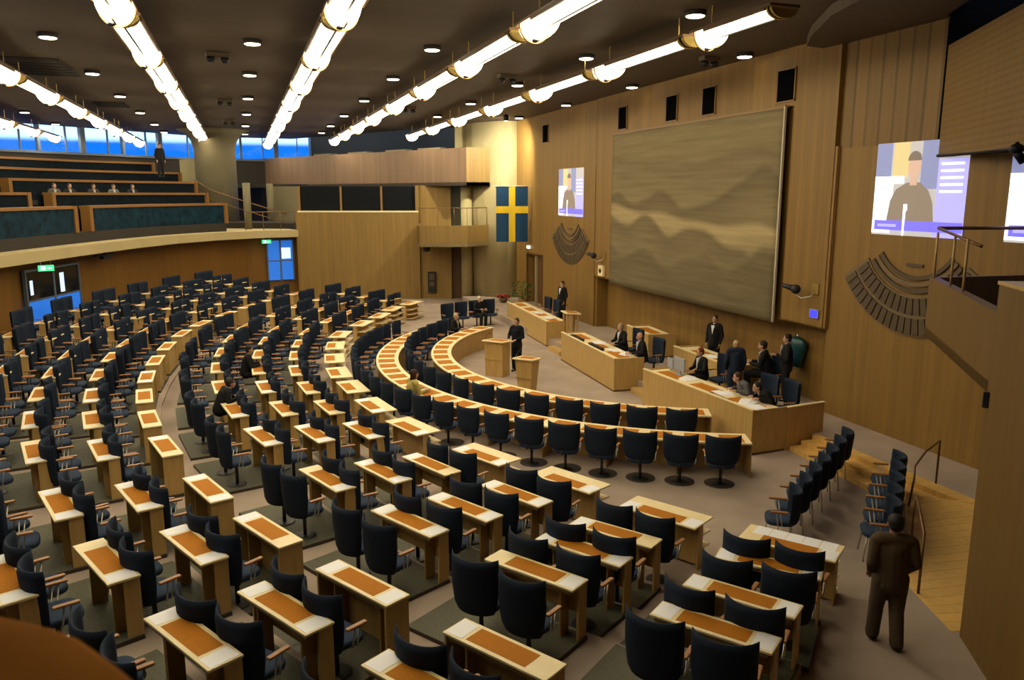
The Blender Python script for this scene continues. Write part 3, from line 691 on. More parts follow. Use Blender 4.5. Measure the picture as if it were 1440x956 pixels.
# arc-shaped seat displays
def arcboard(label, cy, cz, x):
    t = thing('seat_display', label, 'display board', (x, cy, cz), 0, 'arc-shaped seat displays')
    X = Matrix(((0, 0, -1, 0), (-1, 0, 0, 0), (0, 1, 0, 0), (0, 0, 0, 1)))
    def seg(bb, r0, r1, a0, a1, z0, z1):
        m_ = 3; P = [(r0 * cos(radians(a0 + (a1 - a0) * i / m_)), r0 * sin(radians(a0 + (a1 - a0) * i / m_))) for i in range(m_ + 1)]
        Q = [(r1 * cos(radians(a0 + (a1 - a0) * i / m_)), r1 * sin(radians(a0 + (a1 - a0) * i / m_))) for i in range(m_, -1, -1)]
        bb.prism(P + Q, z0, z1, X=X)
    bb = MB()
    for i in range(24): seg(bb, 1.56, 2.42, 212 + 116 / 24 * i, 212 + 116 / 24 * (i + 1) + .02, 0.001, 0.04)
    bb.build('backing', 'cellback', t)
    for r0, r1, n_ in ((1.60, 1.95, 19), (2.03, 2.38, 23)):
        bb = MB(); st = 112 / n_
        for i in range(n_):
            a = 214 + st * i
            seg(bb, r0, r1, a + st * .12, a + st * .88, 0.04, 0.07)
        bb.build('cell_row', 'cell', t)
    for r0 in (1.12, 1.26, 1.40):
        bb = MB()
        for i in range(14): seg(bb, r0, r0 + .085, 216 + 108 / 14 * i, 216 + 108 / 14 * (i + 1) + .02, 0.001, 0.05)
        bb.build('arc_strip', 'cell' if r0 != 1.26 else 'cellback', t)
    bb = MB(); bb.box(-.001 - .04, -.001, -.22, .22, -0.92, -0.86); bb.build('centre_bar', 'cell', t)
arcboard('large dark arc-shaped seat display right of the tapestry, below big screen', 13.05, 5.08, XW + .06)
arcboard('dark arc-shaped seat display left of the tapestry, below small screen', 31.85, 5.08, XW + .06)

# cameras on arms
def wallcam(label, y, z, x):
    t = thing('wall_camera', label, 'camera', (x, y, z))
    b = MB(); b.tube([(-.001, -.25, -.05), (-.12, -.2, -.16), (-.25, -.02, -.22), (-.32, .12, -.12)], .016, 6); b.build('arm', 'steel', t, True)
    b = MB(); b.ell((-.32, .12, 0), (.12, .14, .12)); b.build('camera_head', 'black', t, True)
    b = MB(); b.tube([(-.34, .16, .02), (-.42, .5, .06)], [.08, .055], 10); b.build('lens_hood', 'black', t, True)
    b = MB(); b.box(-.03, -.001, -.36, -.12, -.10, .16); b.build('wall_plate', 'brass', t)
wallcam('black camera on curved arm right of the tapestry', 16.25, 3.32, XW)
wallcam('black camera on arm left of the tapestry', 28.45, 3.28, XW)
t = thing('wall_display', 'small bright blue display on the wall right of tapestry', 'display', (XW, 15.98, 2.62)); b = MB(); b.box(-.04, -.001, -.16, .16, 0, .22); b.build('housing', 'greyplastic', t); b = MB(); b.box(-.045, -.04, -.13, .13, .02, .2); b.build('lit_screen', 'bluescreen', t)
t = thing('speaker_box', 'white square box with dark centre left of tapestry', 'box', (XW, 28.35, 2.48)); b = MB(); b.box(-.12, -.001, -.22, .22, 0, .42, bev=.01); b.build('housing', 'maple_top', t)
b = MB(); b.lathe([(.09, 0), (.09, .02), (.05, .025)], 16, X=Matrix.Translation((-.12, 0, .21)) @ Matrix.Rotation(-pi / 2, 4, 'Y')); b.build('grille', 'black', t, True)
t = thing('wall_ornament', 'dark blue and green rounded ornament on wall beside standing man', 'ornament', (XL - .16, 17.1, 1.12))
b = MB(); b.lathe([(.20, 0), (.24, .05), (.27, .3), (.33, .5), (.34, .62), (.28, .74), (.12, .80)], 20, X=Matrix.Diagonal((.45, 1, 1, 1))); b.build('body', 'ornblue', t, True)
b = MB(); b.ell((0, 0, .83), (.04, .04, .05)); b.build('knob', 'steel', t, True)

# far door in the front wall
t = tag(bpy.data.objects.new('door_1', None), 'dark open doorway with white-edged leaf beside the flag'); COL.objects.link(t); t['kind'] = 'structure'; t.location = (XW + .08, 36.25, ZDA)
b = MB(); b.box(.30, .34, -1.05, 1.05, 0, 2.45); b.build('opening', 'trimdark', t)
b = MB(); b.box(-.06, .02, -1.1, -1.04, 0, 2.5); b.box(-.06, .02, 1.04, 1.1, 0, 2.5); b.box(-.06, .02, -1.1, 1.1, 2.45, 2.52); b.build('frame', 'trimdark', t)
b = MB(); b.box(-.20, -.10, -.62, -.52, 0, 2.42); b.build('leaf_edge', 'cream', t)
t = thing('wall_lamp', 'small bright lamp above the far doorway', 'lamp', (XW + .04, 37.0, 3.02)); b = MB(); b.box(-.08, -.001, -.15, .15, 0, .14, bev=.01); b.build('lit_face', 'exitwhite', t)

# ------------------------------------------------------------------ cream end wall, flag
b = MB(); P = [(13.58, 38.95), (13.1, 39.0), (12.6, 39.35), (12.1, 40.0), (11.7, 40.75), (11.6, 41.6)]
b.band(P, [(x + .3, y + .35) for x, y in P], 0, ZC + .2); struct('wall_end', b, 'cream', True, label='cream curved end wall behind the flag')
t = thing('flag', 'blue flag with yellow cross hanging on the cream end wall', 'flag', (12.55, 36.75, 3.38), atan2(0.327, -0.945) + pi)
nu, nv = 24, 20
def flagpiece(nm, u0, u1, v0, v1, mat, off):
    b = MB(); vs = []
    for s in (0, 1):
        for j in range(nv + 1):
            for i in range(nu + 1):
                u = u0 + (u1 - u0) * i / nu; v = v0 + (v1 - v0) * j / nv
                vs.append((-.78 + 1.56 * u, off * (1 if s == 0 else -1) + .025 * sin(u * 14 + v * 2) * (1 - v * .6), 2.68 * v))
    n = nu + 1; o = (nv + 1) * n; fs = []
    for j in range(nv):
        for i in range(nu):
            a = j * n + i; fs.append((a, a + n, a + n + 1, a + 1)); fs.append((o + a, o + a + 1, o + a + n + 1, o + a + n))
    b.add(vs, fs); return b.build(nm, mat, t, True)
flagpiece('blue_cloth', 0, 1, 0, 1, 'flagblue', .006)
flagpiece('yellow_cross', .40, .60, 0, 1, 'flagyellow', .010); flagpiece('yellow_cross_bar', 0, 1, .52, .645, 'flagyellow', .011)
b = MB(); b.tube([(-.9, 0, 2.69), (.9, 0, 2.69)], .02, 8); b.build('pole', 'maple_top', t, True)
b = MB(); b.tube([(-.6, 0, 2.69), (-.6, 2.5, 2.95)], .008, 6); b.build('bracket', 'steel', t, True)

# ------------------------------------------------------------------ frontal end wall, balcony, upper gallery
FL = (2.9, 44.42); FR = (9.12, 42.32)
def along(A, B, f, d=0):
    L = hypot(B[0] - A[0], B[1] - A[1]); tx, ty = (B[0] - A[0]) / L, (B[1] - A[1]) / L
    return (A[0] + tx * f - ty * d, A[1] + ty * f + tx * d)
LW = hypot(FR[0] - FL[0], FR[1] - FL[1]); rzF = atan2(FR[1] - FL[1], FR[0] - FL[0])
X = W(FL[0], FL[1], 0, rzF)
b = MB(); b.box(0, LW, 0, .3, 0, 4.72, X=X); b.box(-.12, .25, .02, 1.3, 0, 4.72, X=X); struct('wall_end', b, 'wallfrontal', label='golden slatted end wall')
b = MB(); b.box(0, LW, -.02, .35, 4.72, 4.80, X=X); struct('trim_4', b, 'maple_top')
b = MB(); b.box(0, LW, .55, .7, 4.7, 6.15, X=X); b.box(0, LW, .3, .7, 4.6, 4.72, X=X); struct('wall_end', b, 'black')
t = tag(bpy.data.objects.new('window_1', None), 'dark interpreter booth windows under the far gallery'); COL.objects.link(t); t['kind'] = 'structure'; t.matrix_world = X
b = MB(); b.box(0.02, LW - .02, .30, .32, 4.8, 6.1); b.build('pane', 'blackgloss', t)
b = MB()
for u in (0.0, .345, .68, 0.985): b.box(LW * u, LW * u + .10, .22, .33, 4.8, 6.1)
b.build('frame', 'trimwood', t)
# side return to the recess, recess wall with door
b = MB(); b.prism([FR, (9.6, 43.4), (9.4, 43.5), (8.95, 42.4)], 0, 6.15); struct('wall_end', b, 'wallfrontal')
b = MB(); b.prism([(9.3, 43.2), (9.2, 42.5), (10.75, 41.75), (10.85, 41.95), (10.2, 43.4)], 0, 6.15); struct('wall_end', b, 'wallfrontal', label='wood panel under the far balcony')
b = MB(); b.prism([(9.9, 44.0), (12.9, 42.6), (13.0, 43.2), (10.0, 44.6)], 0, 6.15); struct('wall_end', b, 'cream', label='cream recess wall behind the far balcony')
t = tag(bpy.data.objects.new('door_2', None), 'dark doorway below the far balcony beside the column'); COL.objects.link(t); t['kind'] = 'structure'; t.matrix_world = W(10.85, 42.1, 0, rzF)
b = MB(); b.box(-.25, .85, 0.0, .06, 0, 2.9); b.build('door_leaf', 'trimdark', t)
b = MB(); b.tube([(.65, -.05, 1.0), (.65, -.05, 1.25)], .02, 8); b.build('door_handle', 'steel', t, True)
b = MB(); b.lathe([(.30, 0), (.30, 6.1)], 24, X=W(11.35, 40.75)); struct('column_1', b, 'cream', True, label='round cream column carrying the far balcony')
# balcony
B0, B1, B2 = (8.4, 39.4), (10.82, 38.6), (12.55, 40.0)
b = MB(); b.prism([B0, B1, B2, (11.9, 41.9), (9.3, 43.2)], 3.05, 3.2); struct('balcony_1', b, 'slab')
b = MB(); b.prism([B0, B1, along(B0, B1, hypot(B1[0] - B0[0], B1[1] - B0[1]), .12), along(B0, B1, 0, .12)], 3.05, 4.12); struct('balcony_1', b, 'wallfrontal', label='low wood parapet of the far balcony')
b = MB(); b.prism([B1, B2, along(B1, B2, hypot(B2[0] - B1[0], B2[1] - B1[1]), .12), along(B1, B2, 0, .12)], 3.05, 4.12); struct('balcony_1', b, 'wallfrontal')
b = MB(); b.prism([B0, along(B0, B1, .12), (9.35, 42.9), (9.2, 43.0)], 3.05, 4.12); struct('balcony_1', b, 'wallfrontal')
t = thing('balcony_railing', 'thin metal railing on top of the far balcony', 'railing')
b = MB(); b.tube([(8.45, 39.5, 5.0), (10.82, 38.7, 5.0), (12.4, 40.0, 5.0)], .02, 6); b.build('rail', 'railmetal', t, True)
for p in ((8.5, 39.5), (9.4, 39.2), (10.2, 38.93), (10.82, 38.72), (11.5, 39.26), (12.2, 39.82)):
    b = MB(); b.tube([(p[0], p[1], 4.1), (p[0], p[1], 5.0)], .015, 6); b.build('post', 'railmetal', t, True)
t = thing('wall_cabinet', 'dark cabinet with pale papers on wood wall under far balcony', 'cabinet', (9.75, 42.2, 0.55), rzF)
b = MB(); b.box(-.22, .22, -.12, .02, -.2, .95); b.build('housing', 'black', t)
b = MB(); b.box(-.14, .14, -.125, -.12, .15, .4); b.box(-.14, .14, -.125, -.12, .5, .85); b.build('grille', 'cell', t)
t = thing('hanging_speaker', 'small black ball speaker under the far balcony', 'loudspeaker', (9.2, 41.0, 2.85)); b = MB(); b.ell((0, 0, 0), (.2, .2, .18)); b.build('body', 'black', t, True); b = MB(); b.tube([(0, 0, .1), (0, 0, .21)], .02, 6); b.build('mount', 'black', t)
# upper gallery fascia
F1 = (11.05, 39.6); F0 = (0.0, 59.2)
LFA = hypot(F1[0] - F0[0], F1[1] - F0[1])
b = MB(); b.prism([F0, F1, along(F0, F1, LFA, .25), along(F0, F1, 0, .25)], 6.12, 8.03)
struct('wall_gallery', b, 'fascia', label='long pinkish wood fascia of the upper far gallery')
b = MB(); b.prism([F1, (12.3, 39.6), (12.35, 39.85), along(F0, F1, LFA, .25)], 6.12, 8.05); struct('wall_gallery', b, 'wallfrontal', label='short fascia end beside the cream wall')
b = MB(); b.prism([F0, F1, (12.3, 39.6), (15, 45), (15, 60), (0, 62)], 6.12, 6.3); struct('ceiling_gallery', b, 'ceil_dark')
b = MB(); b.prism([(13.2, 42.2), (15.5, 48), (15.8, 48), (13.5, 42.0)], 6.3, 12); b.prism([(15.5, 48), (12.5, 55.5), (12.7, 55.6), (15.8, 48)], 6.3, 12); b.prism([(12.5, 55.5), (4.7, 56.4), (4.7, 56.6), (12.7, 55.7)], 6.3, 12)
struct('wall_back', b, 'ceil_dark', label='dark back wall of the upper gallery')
b = MB(); b.prism([(11.2, 42.4), (12.1, 41.9), (12.3, 42.2), (11.4, 42.7)], 6.3, ZC); struct('column_2', b, 'cream')
b = MB(); b.prism([(12.5, 41.8), (13.2, 41.5), (13.3, 41.8), (12.6, 42.1)], 6.3, ZC); struct('column_2', b, 'cream')
# dim lamps and desks in the upper gallery
lamp0 = MB(); lamp0.box(-.9, .9, -.25, .25, 0, .25); M['dimdesk'] = nmat('dim gallery desk', (.25, .2, .12), .6)[0]; lamp0 = tag(lamp0.build('gallery_desk', 'dimdesk'), 'x', 'desk')
for i, (px, py) in enumerate(((9.6, 43.9), (8.2, 46.4), (6.4, 49.6), (4.6, 52.6))):
    put(lamp0, (px + .8, py + .6, 8.0), radians(-59), f'dim low desk top behind the upper gallery fascia, {ORD[i]} from the cream wall', 'desks in the upper gallery')
    c = MB()
for i, (px, py) in enumerate(((9.6, 43.9), (8.2, 46.4), (6.4, 49.6), (4.6, 52.6))):
    b = MB(); b.box(px + .0, px + 1.6, py - .1, py + 1.3, 6.3, 8.0); struct('trim_5', b, 'ceil_dark')

# ------------------------------------------------------------------ gallery slab, wall below, tiers
SE = [(-7.9, 21.0), (-7.75, 24.5), (-7.3, 28.4), (-6.7, 30.4), (-6.0, 32.6), (-5.2, 35.0), (-4.2, 37.6), (-2.9, 40.2), (-1.3, 42.3), (.6, 43.8), (2.9, 44.45)]
SEo = offs(SE, 1.0)
b = MB(); b.band(SE, offs(SE, 16), 3.40, 3.78); struct('floor_gallery', b, 'slab', label='cream edge slab of the public gallery')
WR = offs(SE, .9); WR[-1] = (2.9, 45.3)
b = MB(); b.band(WR, offs(WR, .3), 0, 3.4); struct('wall_ring', b, 'wallring', label='orange-brown wall beneath the public gallery')
b = MB(); b.band(offs(SE, .25), offs(SE, .9), 3.36, 3.40); struct('trim_6', b, 'trimdark')
def door_ring(px_pts, z0, z1, name, label, lit):
    (x0, y0), (x1, y1) = px_pts; L = hypot(x1 - x0, y1 - y0)
    t = tag(bpy.data.objects.new(name, None), label); COL.objects.link(t); t['kind'] = 'structure'; t.matrix_world = W(x0, y0, z0, atan2(y1 - y0, x1 - x0))
    H = z1 - z0
    b = MB(); b.box(-.08, 0, -.06, .05, 0, H); b.box(L, L + .08, -.06, .05, 0, H); b.box(-.08, L + .08, -.06, .05, H, H + .08); b.box(L / 2 - .05, L / 2 + .05, -.05, .03, 0, H); b.build('frame', 'mullion', t)
    for k in range(2):
        a = k * L / 2 + (.0 if k == 0 else .05); c = a + L / 2 - .05
        b = MB(); b.box(a, c, -.02, 0, 0.05, H * .5); b.build('pane', 'bluelit', t)
        b = MB(); b.box(a, c, -.02, 0, H * .5, H); b.build('pane', 'bluelit' if lit == 1 else 'blackgloss', t)
        b = MB(); b.box(a, c, -.04, 0.0, H * .5 - .03, H * .5 + .03); b.build('crossbar', 'mullion', t)
    if lit == 1:
        b = MB(); b.box(L * .55, L * .92, -.03, -.021, H * .55, H * .82); b.build('lit_notice', 'whitelit', t)
    else:
        b = MB(); b.box(L * .62, L * .70, -.03, -.021, H * .55, H * .9); b.box(L * .06, L * .11, -.03, -.021, H * .6, H * .85); b.build('lit_notice', 'whitelit', t)
A_, B_ = WR[3], WR[2]
q0 = along(WR[4], WR[3], .75, -.12); q1 = along(WR[4], WR[3], .75 + 1.9, -.12)
_q = [p for p in resamp(WR, 400) if -13.3 <= az_of(*p) <= -10.4]
door_ring((along(_q[0], _q[-1], 0, -.14), along(_q[0], _q[-1], hypot(_q[0][0] - _q[-1][0], _q[0][1] - _q[-1][1]), -.14)), .95, 3.0, 'door_3', 'dark double glass door with blue glow under gallery', 0)
door_ring(((1.25, 44.75), (2.55, 45.05)), 1.0, 3.2, 'door_4', 'blue glowing glass door at far end under gallery', 1)
def exit_sign(label, x, y, z, rz):
    t = thing('exit_sign', label, 'exit sign', (x, y, z), rz)
    b = MB(); b.box(-.24, .24, -.04, .04, 0, .2); b.build('housing', 'exitgreen', t)
    b = MB(); b.box(-.16, -.02, -.045, -.04, .04, .16); b.build('pictogram', 'exitwhite', t); b = MB(); b.box(.03, .16, -.045, -.04, .085, .115); b.build('arrow', 'exitwhite', t)
    b = MB(); b.tube([(-.15, 0, .2), (-.15, 0, .33)], .01, 6); b.tube([(.15, 0, .2), (.15, 0, .33)], .01, 6); b.build('hanger', 'steel', t)
_q = [p for p in resamp(offs(SE, -.12), 400) if az_of(*p) >= -11.9]
exit_sign('small green exit sign above the dark glass door', _q[0][0], _q[0][1], 3.08, radians(15))
exit_sign('small green exit sign above the blue glowing door', 1.2, 44.35, 3.08, radians(15))
t = thing('ceiling_bracket', 'dark camera bracket under the gallery edge', 'bracket', (-5.35, 35.6, 3.1), radians(60)); b = MB(); b.box(-.55, .55, -.06, .06, .12, .2); b.build('arm', 'black', t); b = MB(); b.box(-.2, .25, -.1, .1, 0, .12); b.build('camera_head', 'black', t); b = MB(); b.box(-.05, .05, -.05, .05, .2, .27); b.build('mount', 'black', t)

def cut_az(P, lo, hi):
    """part of the polyline seen between two bearings (degrees)"""
    Q = resamp(P, 160); return [p for p in Q if lo <= az_of(*p) <= hi and p[1] > 5]
tiers = [(0.9, 4.20, 5.23, [(-25, -9.9), (-9.2, -0.9)]), (3.1, 4.82, 5.76, [(-25, -12.4), (-11.2, -2.0)]), (5.3, 5.42, 6.37, [(-25, -14.6), (-13.5, -2.7)]), (7.5, 5.98, 6.93, [(-25, -3.6)]), (9.7, 6.6, 7.52, [(-25, -5.2)])]
for k, (of, zf_, zr, spans) in enumerate(tiers):
    lo, hi = -26, spans[-1][1]
    C = offs(SE, of); Co = offs(SE, of + (2.3 if k < 4 else 6))
    Cr = resamp(C, 160); Cor = resamp(Co, 160)
    idx = [i for i in range(160) if lo <= az_of(*Cr[i]) <= hi]
    A = [Cr[i] for i in idx]; Bq = [Cor[i] for i in idx]
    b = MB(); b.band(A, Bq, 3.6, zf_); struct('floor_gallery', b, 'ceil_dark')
    for si, (l, h) in enumerate(spans):
        ii = [i for i in range(160) if l <= az_of(*Cr[i]) <= h]
        if len(ii) < 2: continue
        A = [Cr[i] for i in ii]; Cb = offs(A, .10); Cc = offs(A, .42); Cf = offs(A, -.06)
        side = 'left of the stair gap' if len(spans) > 1 and si == 0 else ('right of the stair gap' if len(spans) > 1 else 'running full width')
        t = thing('gallery_bench', f'public gallery bench with orange wood cap, {ORD[k]} tier up, {side}', 'bench', (0, 0, 0), 0, 'public gallery benches')
        b = MB(); b.band(A, Cb, zf_, zr - .11); b.build('front_panel', 'galpanel' if k == 0 else 'galseat', t)
        b = MB(); b.band(Cf, Cc, zr - .11, zr); b.build('wood_cap', 'galwood', t)
        b = MB(); b.band(offs(A, .55), offs(A, .65), zf_, zf_ + .85); b.band(offs(A, .65), offs(A, 1.1), zf_, zf_ + .42); b.build('seat_back', 'galseat', t)
        for e in (A[0], A[-1]):
            b = MB(); b.box(-.09, .09, -.09, .35, zf_, zr, X=W(e[0], e[1], 0, radians(60))); b.build('end_post', 'galwood', t)
# stair wall, column and balustrade right of the tiers
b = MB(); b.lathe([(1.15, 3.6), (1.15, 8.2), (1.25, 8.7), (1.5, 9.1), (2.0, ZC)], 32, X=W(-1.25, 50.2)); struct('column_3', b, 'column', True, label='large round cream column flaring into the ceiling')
b = MB(); b.prism([(-2.4, 50.6), (-3.3, 51.8), (-3.1, 52.0), (-2.2, 50.9)], 3.6, 7.7); struct('wall_left', b, 'cream')
t = thing('stair_railing', 'thin dark railing descending beside the big column', 'railing')
b = MB(); b.tube([(-2.6, 49.5, 6.6), (-1.5, 47.5, 5.9), (0.2, 46.5, 5.3), (2.4, 45.8, 4.6)], .03, 6); b.tube([(-2.6, 49.5, 6.1), (-1.5, 47.5, 5.4), (0.2, 46.5, 4.8), (2.4, 45.8, 4.1)], .02, 6); b.tube([(0.2, 44.4, 4.75), (2.8, 44.7, 4.75)], .025, 6); b.build('rail', 'railmetal', t, True)
for x_, y_ in ((.2, 44.4), (1.1, 44.5), (2.0, 44.6), (2.75, 44.7)): b = MB(); b.tube([(x_, y_, 3.78), (x_, y_, 4.75)], .02, 6); b.build('post', 'railmetal', t, True)
b = MB(); b.prism([(-2.6, 48.5), (2.8, 45.9), (3.2, 48.5), (-1.5, 52)], 3.6, 4.1); struct('floor_gallery', b, 'ceil_dark')
for i, (cx_, cy_) in enumerate(((0.35, 46.2), (1.7, 49.6))):
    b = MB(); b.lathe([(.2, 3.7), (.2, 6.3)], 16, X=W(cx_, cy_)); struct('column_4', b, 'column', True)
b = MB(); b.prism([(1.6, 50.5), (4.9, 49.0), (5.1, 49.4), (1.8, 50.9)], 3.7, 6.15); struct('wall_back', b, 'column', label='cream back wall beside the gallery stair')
b = MB(); b.prism([(-.4, 60.0), (-3, 58), (2, 50.5), (4, 51)], 6.1, 6.3); struct('ceiling_gallery', b, 'ceil_dark')

# ------------------------------------------------------------------ window wall at the back left
WP = [(-24.0, 33.0), (-17.5, 41.5), (-11.9, 47.3), (-4.5, 54.0), (-2.0, 55.9), (4.7, 56.4)]
wi = 0
for (x0, y0), (x1, y1) in zip(WP[:-1], WP[1:]):
    L = hypot(x1 - x0, y1 - y0); X = W(x0, y0, 0, atan2(y1 - y0, x1 - x0)); n = max(1, round(L / 2.3)); wi += 1
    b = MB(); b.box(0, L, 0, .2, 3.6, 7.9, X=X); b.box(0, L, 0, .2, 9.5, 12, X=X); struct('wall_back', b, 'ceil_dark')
    t = tag(bpy.data.objects.new(f'window_{wi + 1}', None), f'strip of bright blue clerestory windows, {ORD[wi - 1]} stretch from the left'); COL.objects.link(t); t['kind'] = 'structure'; t.matrix_world = X
    b = MB()
    for k in range(n + 1):
        w_ = .14 if k % 2 else .28
        b.box(L * k / n - w_ / 2, L * k / n + w_ / 2, -.1, .15, 7.9, 9.5)
        if k < n: b.box(L * (k + .62) / n - .03, L * (k + .62) / n + .03, -.04, .08, 7.9, 9.5)
    b.box(0, L, -.1, .15, 7.85, 7.98); b.build('frame', 'mullion', t)
    b = MB(); b.box(0, L, .02, .03, 7.95, 9.5); b.build('pane', 'glass', t)

# ------------------------------------------------------------------ near right: wall, balcony, perforated panel
D = (-.516, -.857); P0 = (8.57, 6.98)
def pp(P, f, d=0): return (P[0] + D[0] * f - D[1] * d, P[1] + D[1] * f + D[0] * d)   # d>0: away from the chamber
b = MB(); b.prism([P0, pp(P0, 7.5), pp(P0, 7.5, .3), pp(P0, 0, .3)], 0, 4.62); struct('wall_right', b, 'wallnear', label='near right wall in golden veneer')
b = MB(); b.prism([pp(P0, 0, -.02), pp(P0, 7.5, -.02), pp(P0, 7.5, .32), pp(P0, 0, .32)], 4.62, 4.66); struct('trim_7', b, 'maple')
E1 = (11.16, 10.42); E2 = (XW + .06, 10.2)
b = MB(); b.prism([P0, E1, E2, (XW + .06, 6.0), pp(P0, 2, .3), pp(P0, 0, .3)], 3.28, 3.42); struct('balcony_2', b, 'wallnear', label='near right balcony floor')
b = MB(); b.prism([P0, E1, (E1[0] + .1, E1[1] - .1), (P0[0] + .12, P0[1] - .08)], 3.28, 4.28); struct('balcony_2', b, 'wallnear', label='near right balcony parapet')
b = MB(); b.prism([E1, E2, (E2[0], E2[1] - .12), (E1[0], E1[1] - .12)], 3.28, 4.28); struct('balcony_2', b, 'wallnear')
t = thing('balcony_railing', 'brown metal railing on the near right balcony', 'railing')
b = MB(); b.tube([(11.12, 10.3, 5.12), (13.3, 10.1, 5.1)], .03, 8); b.tube([(11.12, 10.3, 5.12), (10.0, 8.5, 4.95)], .025, 8); b.tube([(12.9, 10.1, 5.1), (12.4, 8.0, 5.0)], .03, 8); b.build('rail', 'railmetal', t, True)
for p in ((11.1, 10.28), (10.45, 9.35), (9.95, 8.68)): b = MB(); b.tube([(p[0], p[1], 4.25), (p[0], p[1], 5.05)], .02, 8); b.build('post', 'maple', t, True)
b = MB(); b.tube([(12.6, 9.0, 3.42), (12.6, 9.0, 4.6), (12.75, 8.6, 4.75)], .03, 8); b.build('post', 'railmetal', t, True)
t = thing('dark_recess_box', 'dark grey box standing in for the dark recess behind near balcony railing', 'dark box', (12.7, 8.6, 3.42), radians(20)); b = MB(); b.box(-.45, .45, -.35, .35, 0, 1.55, bev=.02); b.build('cabinet', 'greyplastic_d' if 'greyplastic_d' in M else 'darksteel', t); b = MB(); b.box(-.4, .4, .351, .36, .1, 1.4); b.build('door', 'black', t)  # dark box added in place of the shaded recess behind the balcony
t = thing('boom_camera', 'black camera on a long horizontal boom near the right edge', 'camera', (10.9, 8.85, 6.32), radians(-30))
b = MB(); b.tube([(-.95, .45, -.05), (0, 0, 0), (1.2, -.5, .03)], .022, 8); b.build('boom', 'black', t, True)
b = MB(); b.ell((0, 0, .02), (.11, .09, .08)); b.tube([(-.02, 0, 0), (.12, .02, -.16)], [.06, .07], 10); b.build('camera_head', 'black', t, True)
b = MB(); b.tube([(0, 0, .05), (0, 0, .12)], .03, 8); b.build('mount', 'black', t, True)
Pp = (13.62, 12.85)
b = MB(); b.prism([Pp, pp(Pp, 9.5), pp(Pp, 9.5, .2), pp(Pp, 0, .2)], 6.42, 8.60); struct('wall_right', b, 'perf', label='perforated acoustic veneer panel at upper right')
b = MB(); b.prism([pp(Pp, .3, .6), pp(Pp, 9.5, .6), pp(Pp, 9.5, .8), pp(Pp, .3, .8)], 8.0, 11.0); struct('wall_right', b, 'grille_void_black')  # blackened sheet in place of the unlit void behind the perforated panel
t = thing('door_handle_plate', 'small dark handle recess on the edge of near right wall', 'handle', (8.53, 6.98, 3.1), radians(31)); b = MB(); b.box(-.05, -.002, -.06, .01, 0, .2, bev=.01); b.build('plate', 'black', t)

# ------------------------------------------------------------------ ceiling
b = MB(); b.prism([(9.2, 4), (9.3, 5.9), (13.3, 12.6), (XW + .7, 12.9), (XW + .7, 42), (10.0, 45), (6.2, 52), (3.5, 56.3), (-2, 56), (-12, 47.4), (-24, 33), (-24, 4)], ZC, ZC + .15); struct('ceiling', b, 'ceiling', label='brown slatted ceiling')
b = MB(); b.prism([(8.5, 3.9), (9.3, 5.9), (13.3, 12.6), (XW + 1.5, 12.8), (XW + 1.5, -7), (8.5, -7)], 11.0, 11.2); struct('ceiling', b, 'grille_void_black')  # black lid standing for the dark void beyond the ceiling edge
b = MB(); b.box(XW + .9, XW + 1.1, -7, 13.2, 9.0, 11.1); struct('wall_right', b, 'grille_void_black')  # black sheet closing the same dark void on the wall side
b = MB(); b.prism([(-24, -7), (9.2, -7), (9.2, 4), (-24, 4)], ZC, ZC + .15); struct('ceiling', b, 'ceiling')
b = MB(); b.prism([(9.3, 5.9), (13.3, 12.6), (XW + .3, 12.9), (XW + .3, 16.4), (12.9, 16.2), (12.2, 15.2), (11.2, 13.4), (10.4, 11), (9.4, 8), (8.9, 6.5)], ZC - .22, ZC - .001); struct('ceiling', b, 'ceiling', label='dropped ceiling field at right')
# enclosing walls behind the camera
b = MB(); b.box(-24, 15, -7.3, -7, 0, ZC + .2); struct('wall_back', b, 'wallring')
b = MB(); b.box(-24.3, -24, -7, 33, 0, ZC + .2); struct('wall_left', b, 'wallring')
b = MB(); b.box(XW + 1.2, XW + 1.5, -7, 5.5, 0, ZC + .2); struct('wall_right', b, 'wallring')
# dark ceiling hatches
for i, (x0, x1, y0, y1) in enumerate(((-6.3, -4.5, 25.4, 28.9), (-5.4, -4.2, 36.4, 38.2))):
    t = thing('ceiling_grille', f'dark rectangular ceiling grille, {["nearer", "farther"][i]} of two on the left', 'grille', ((x0 + x1) / 2, (y0 + y1) / 2, ZC - .03)); b = MB(); w, h = (x1 - x0) / 2, (y1 - y0) / 2
    b.box(-w, w, -h, h, 0, .029); b.build('panel', 'ceil_dark', t)
    b = MB()
    for k in range(6): b.box(-w, w, -h + 2 * h * (k + .4) / 6, -h + 2 * h * (k + .5) / 6, -.015, 0)
    b.build('louver', 'black', t)

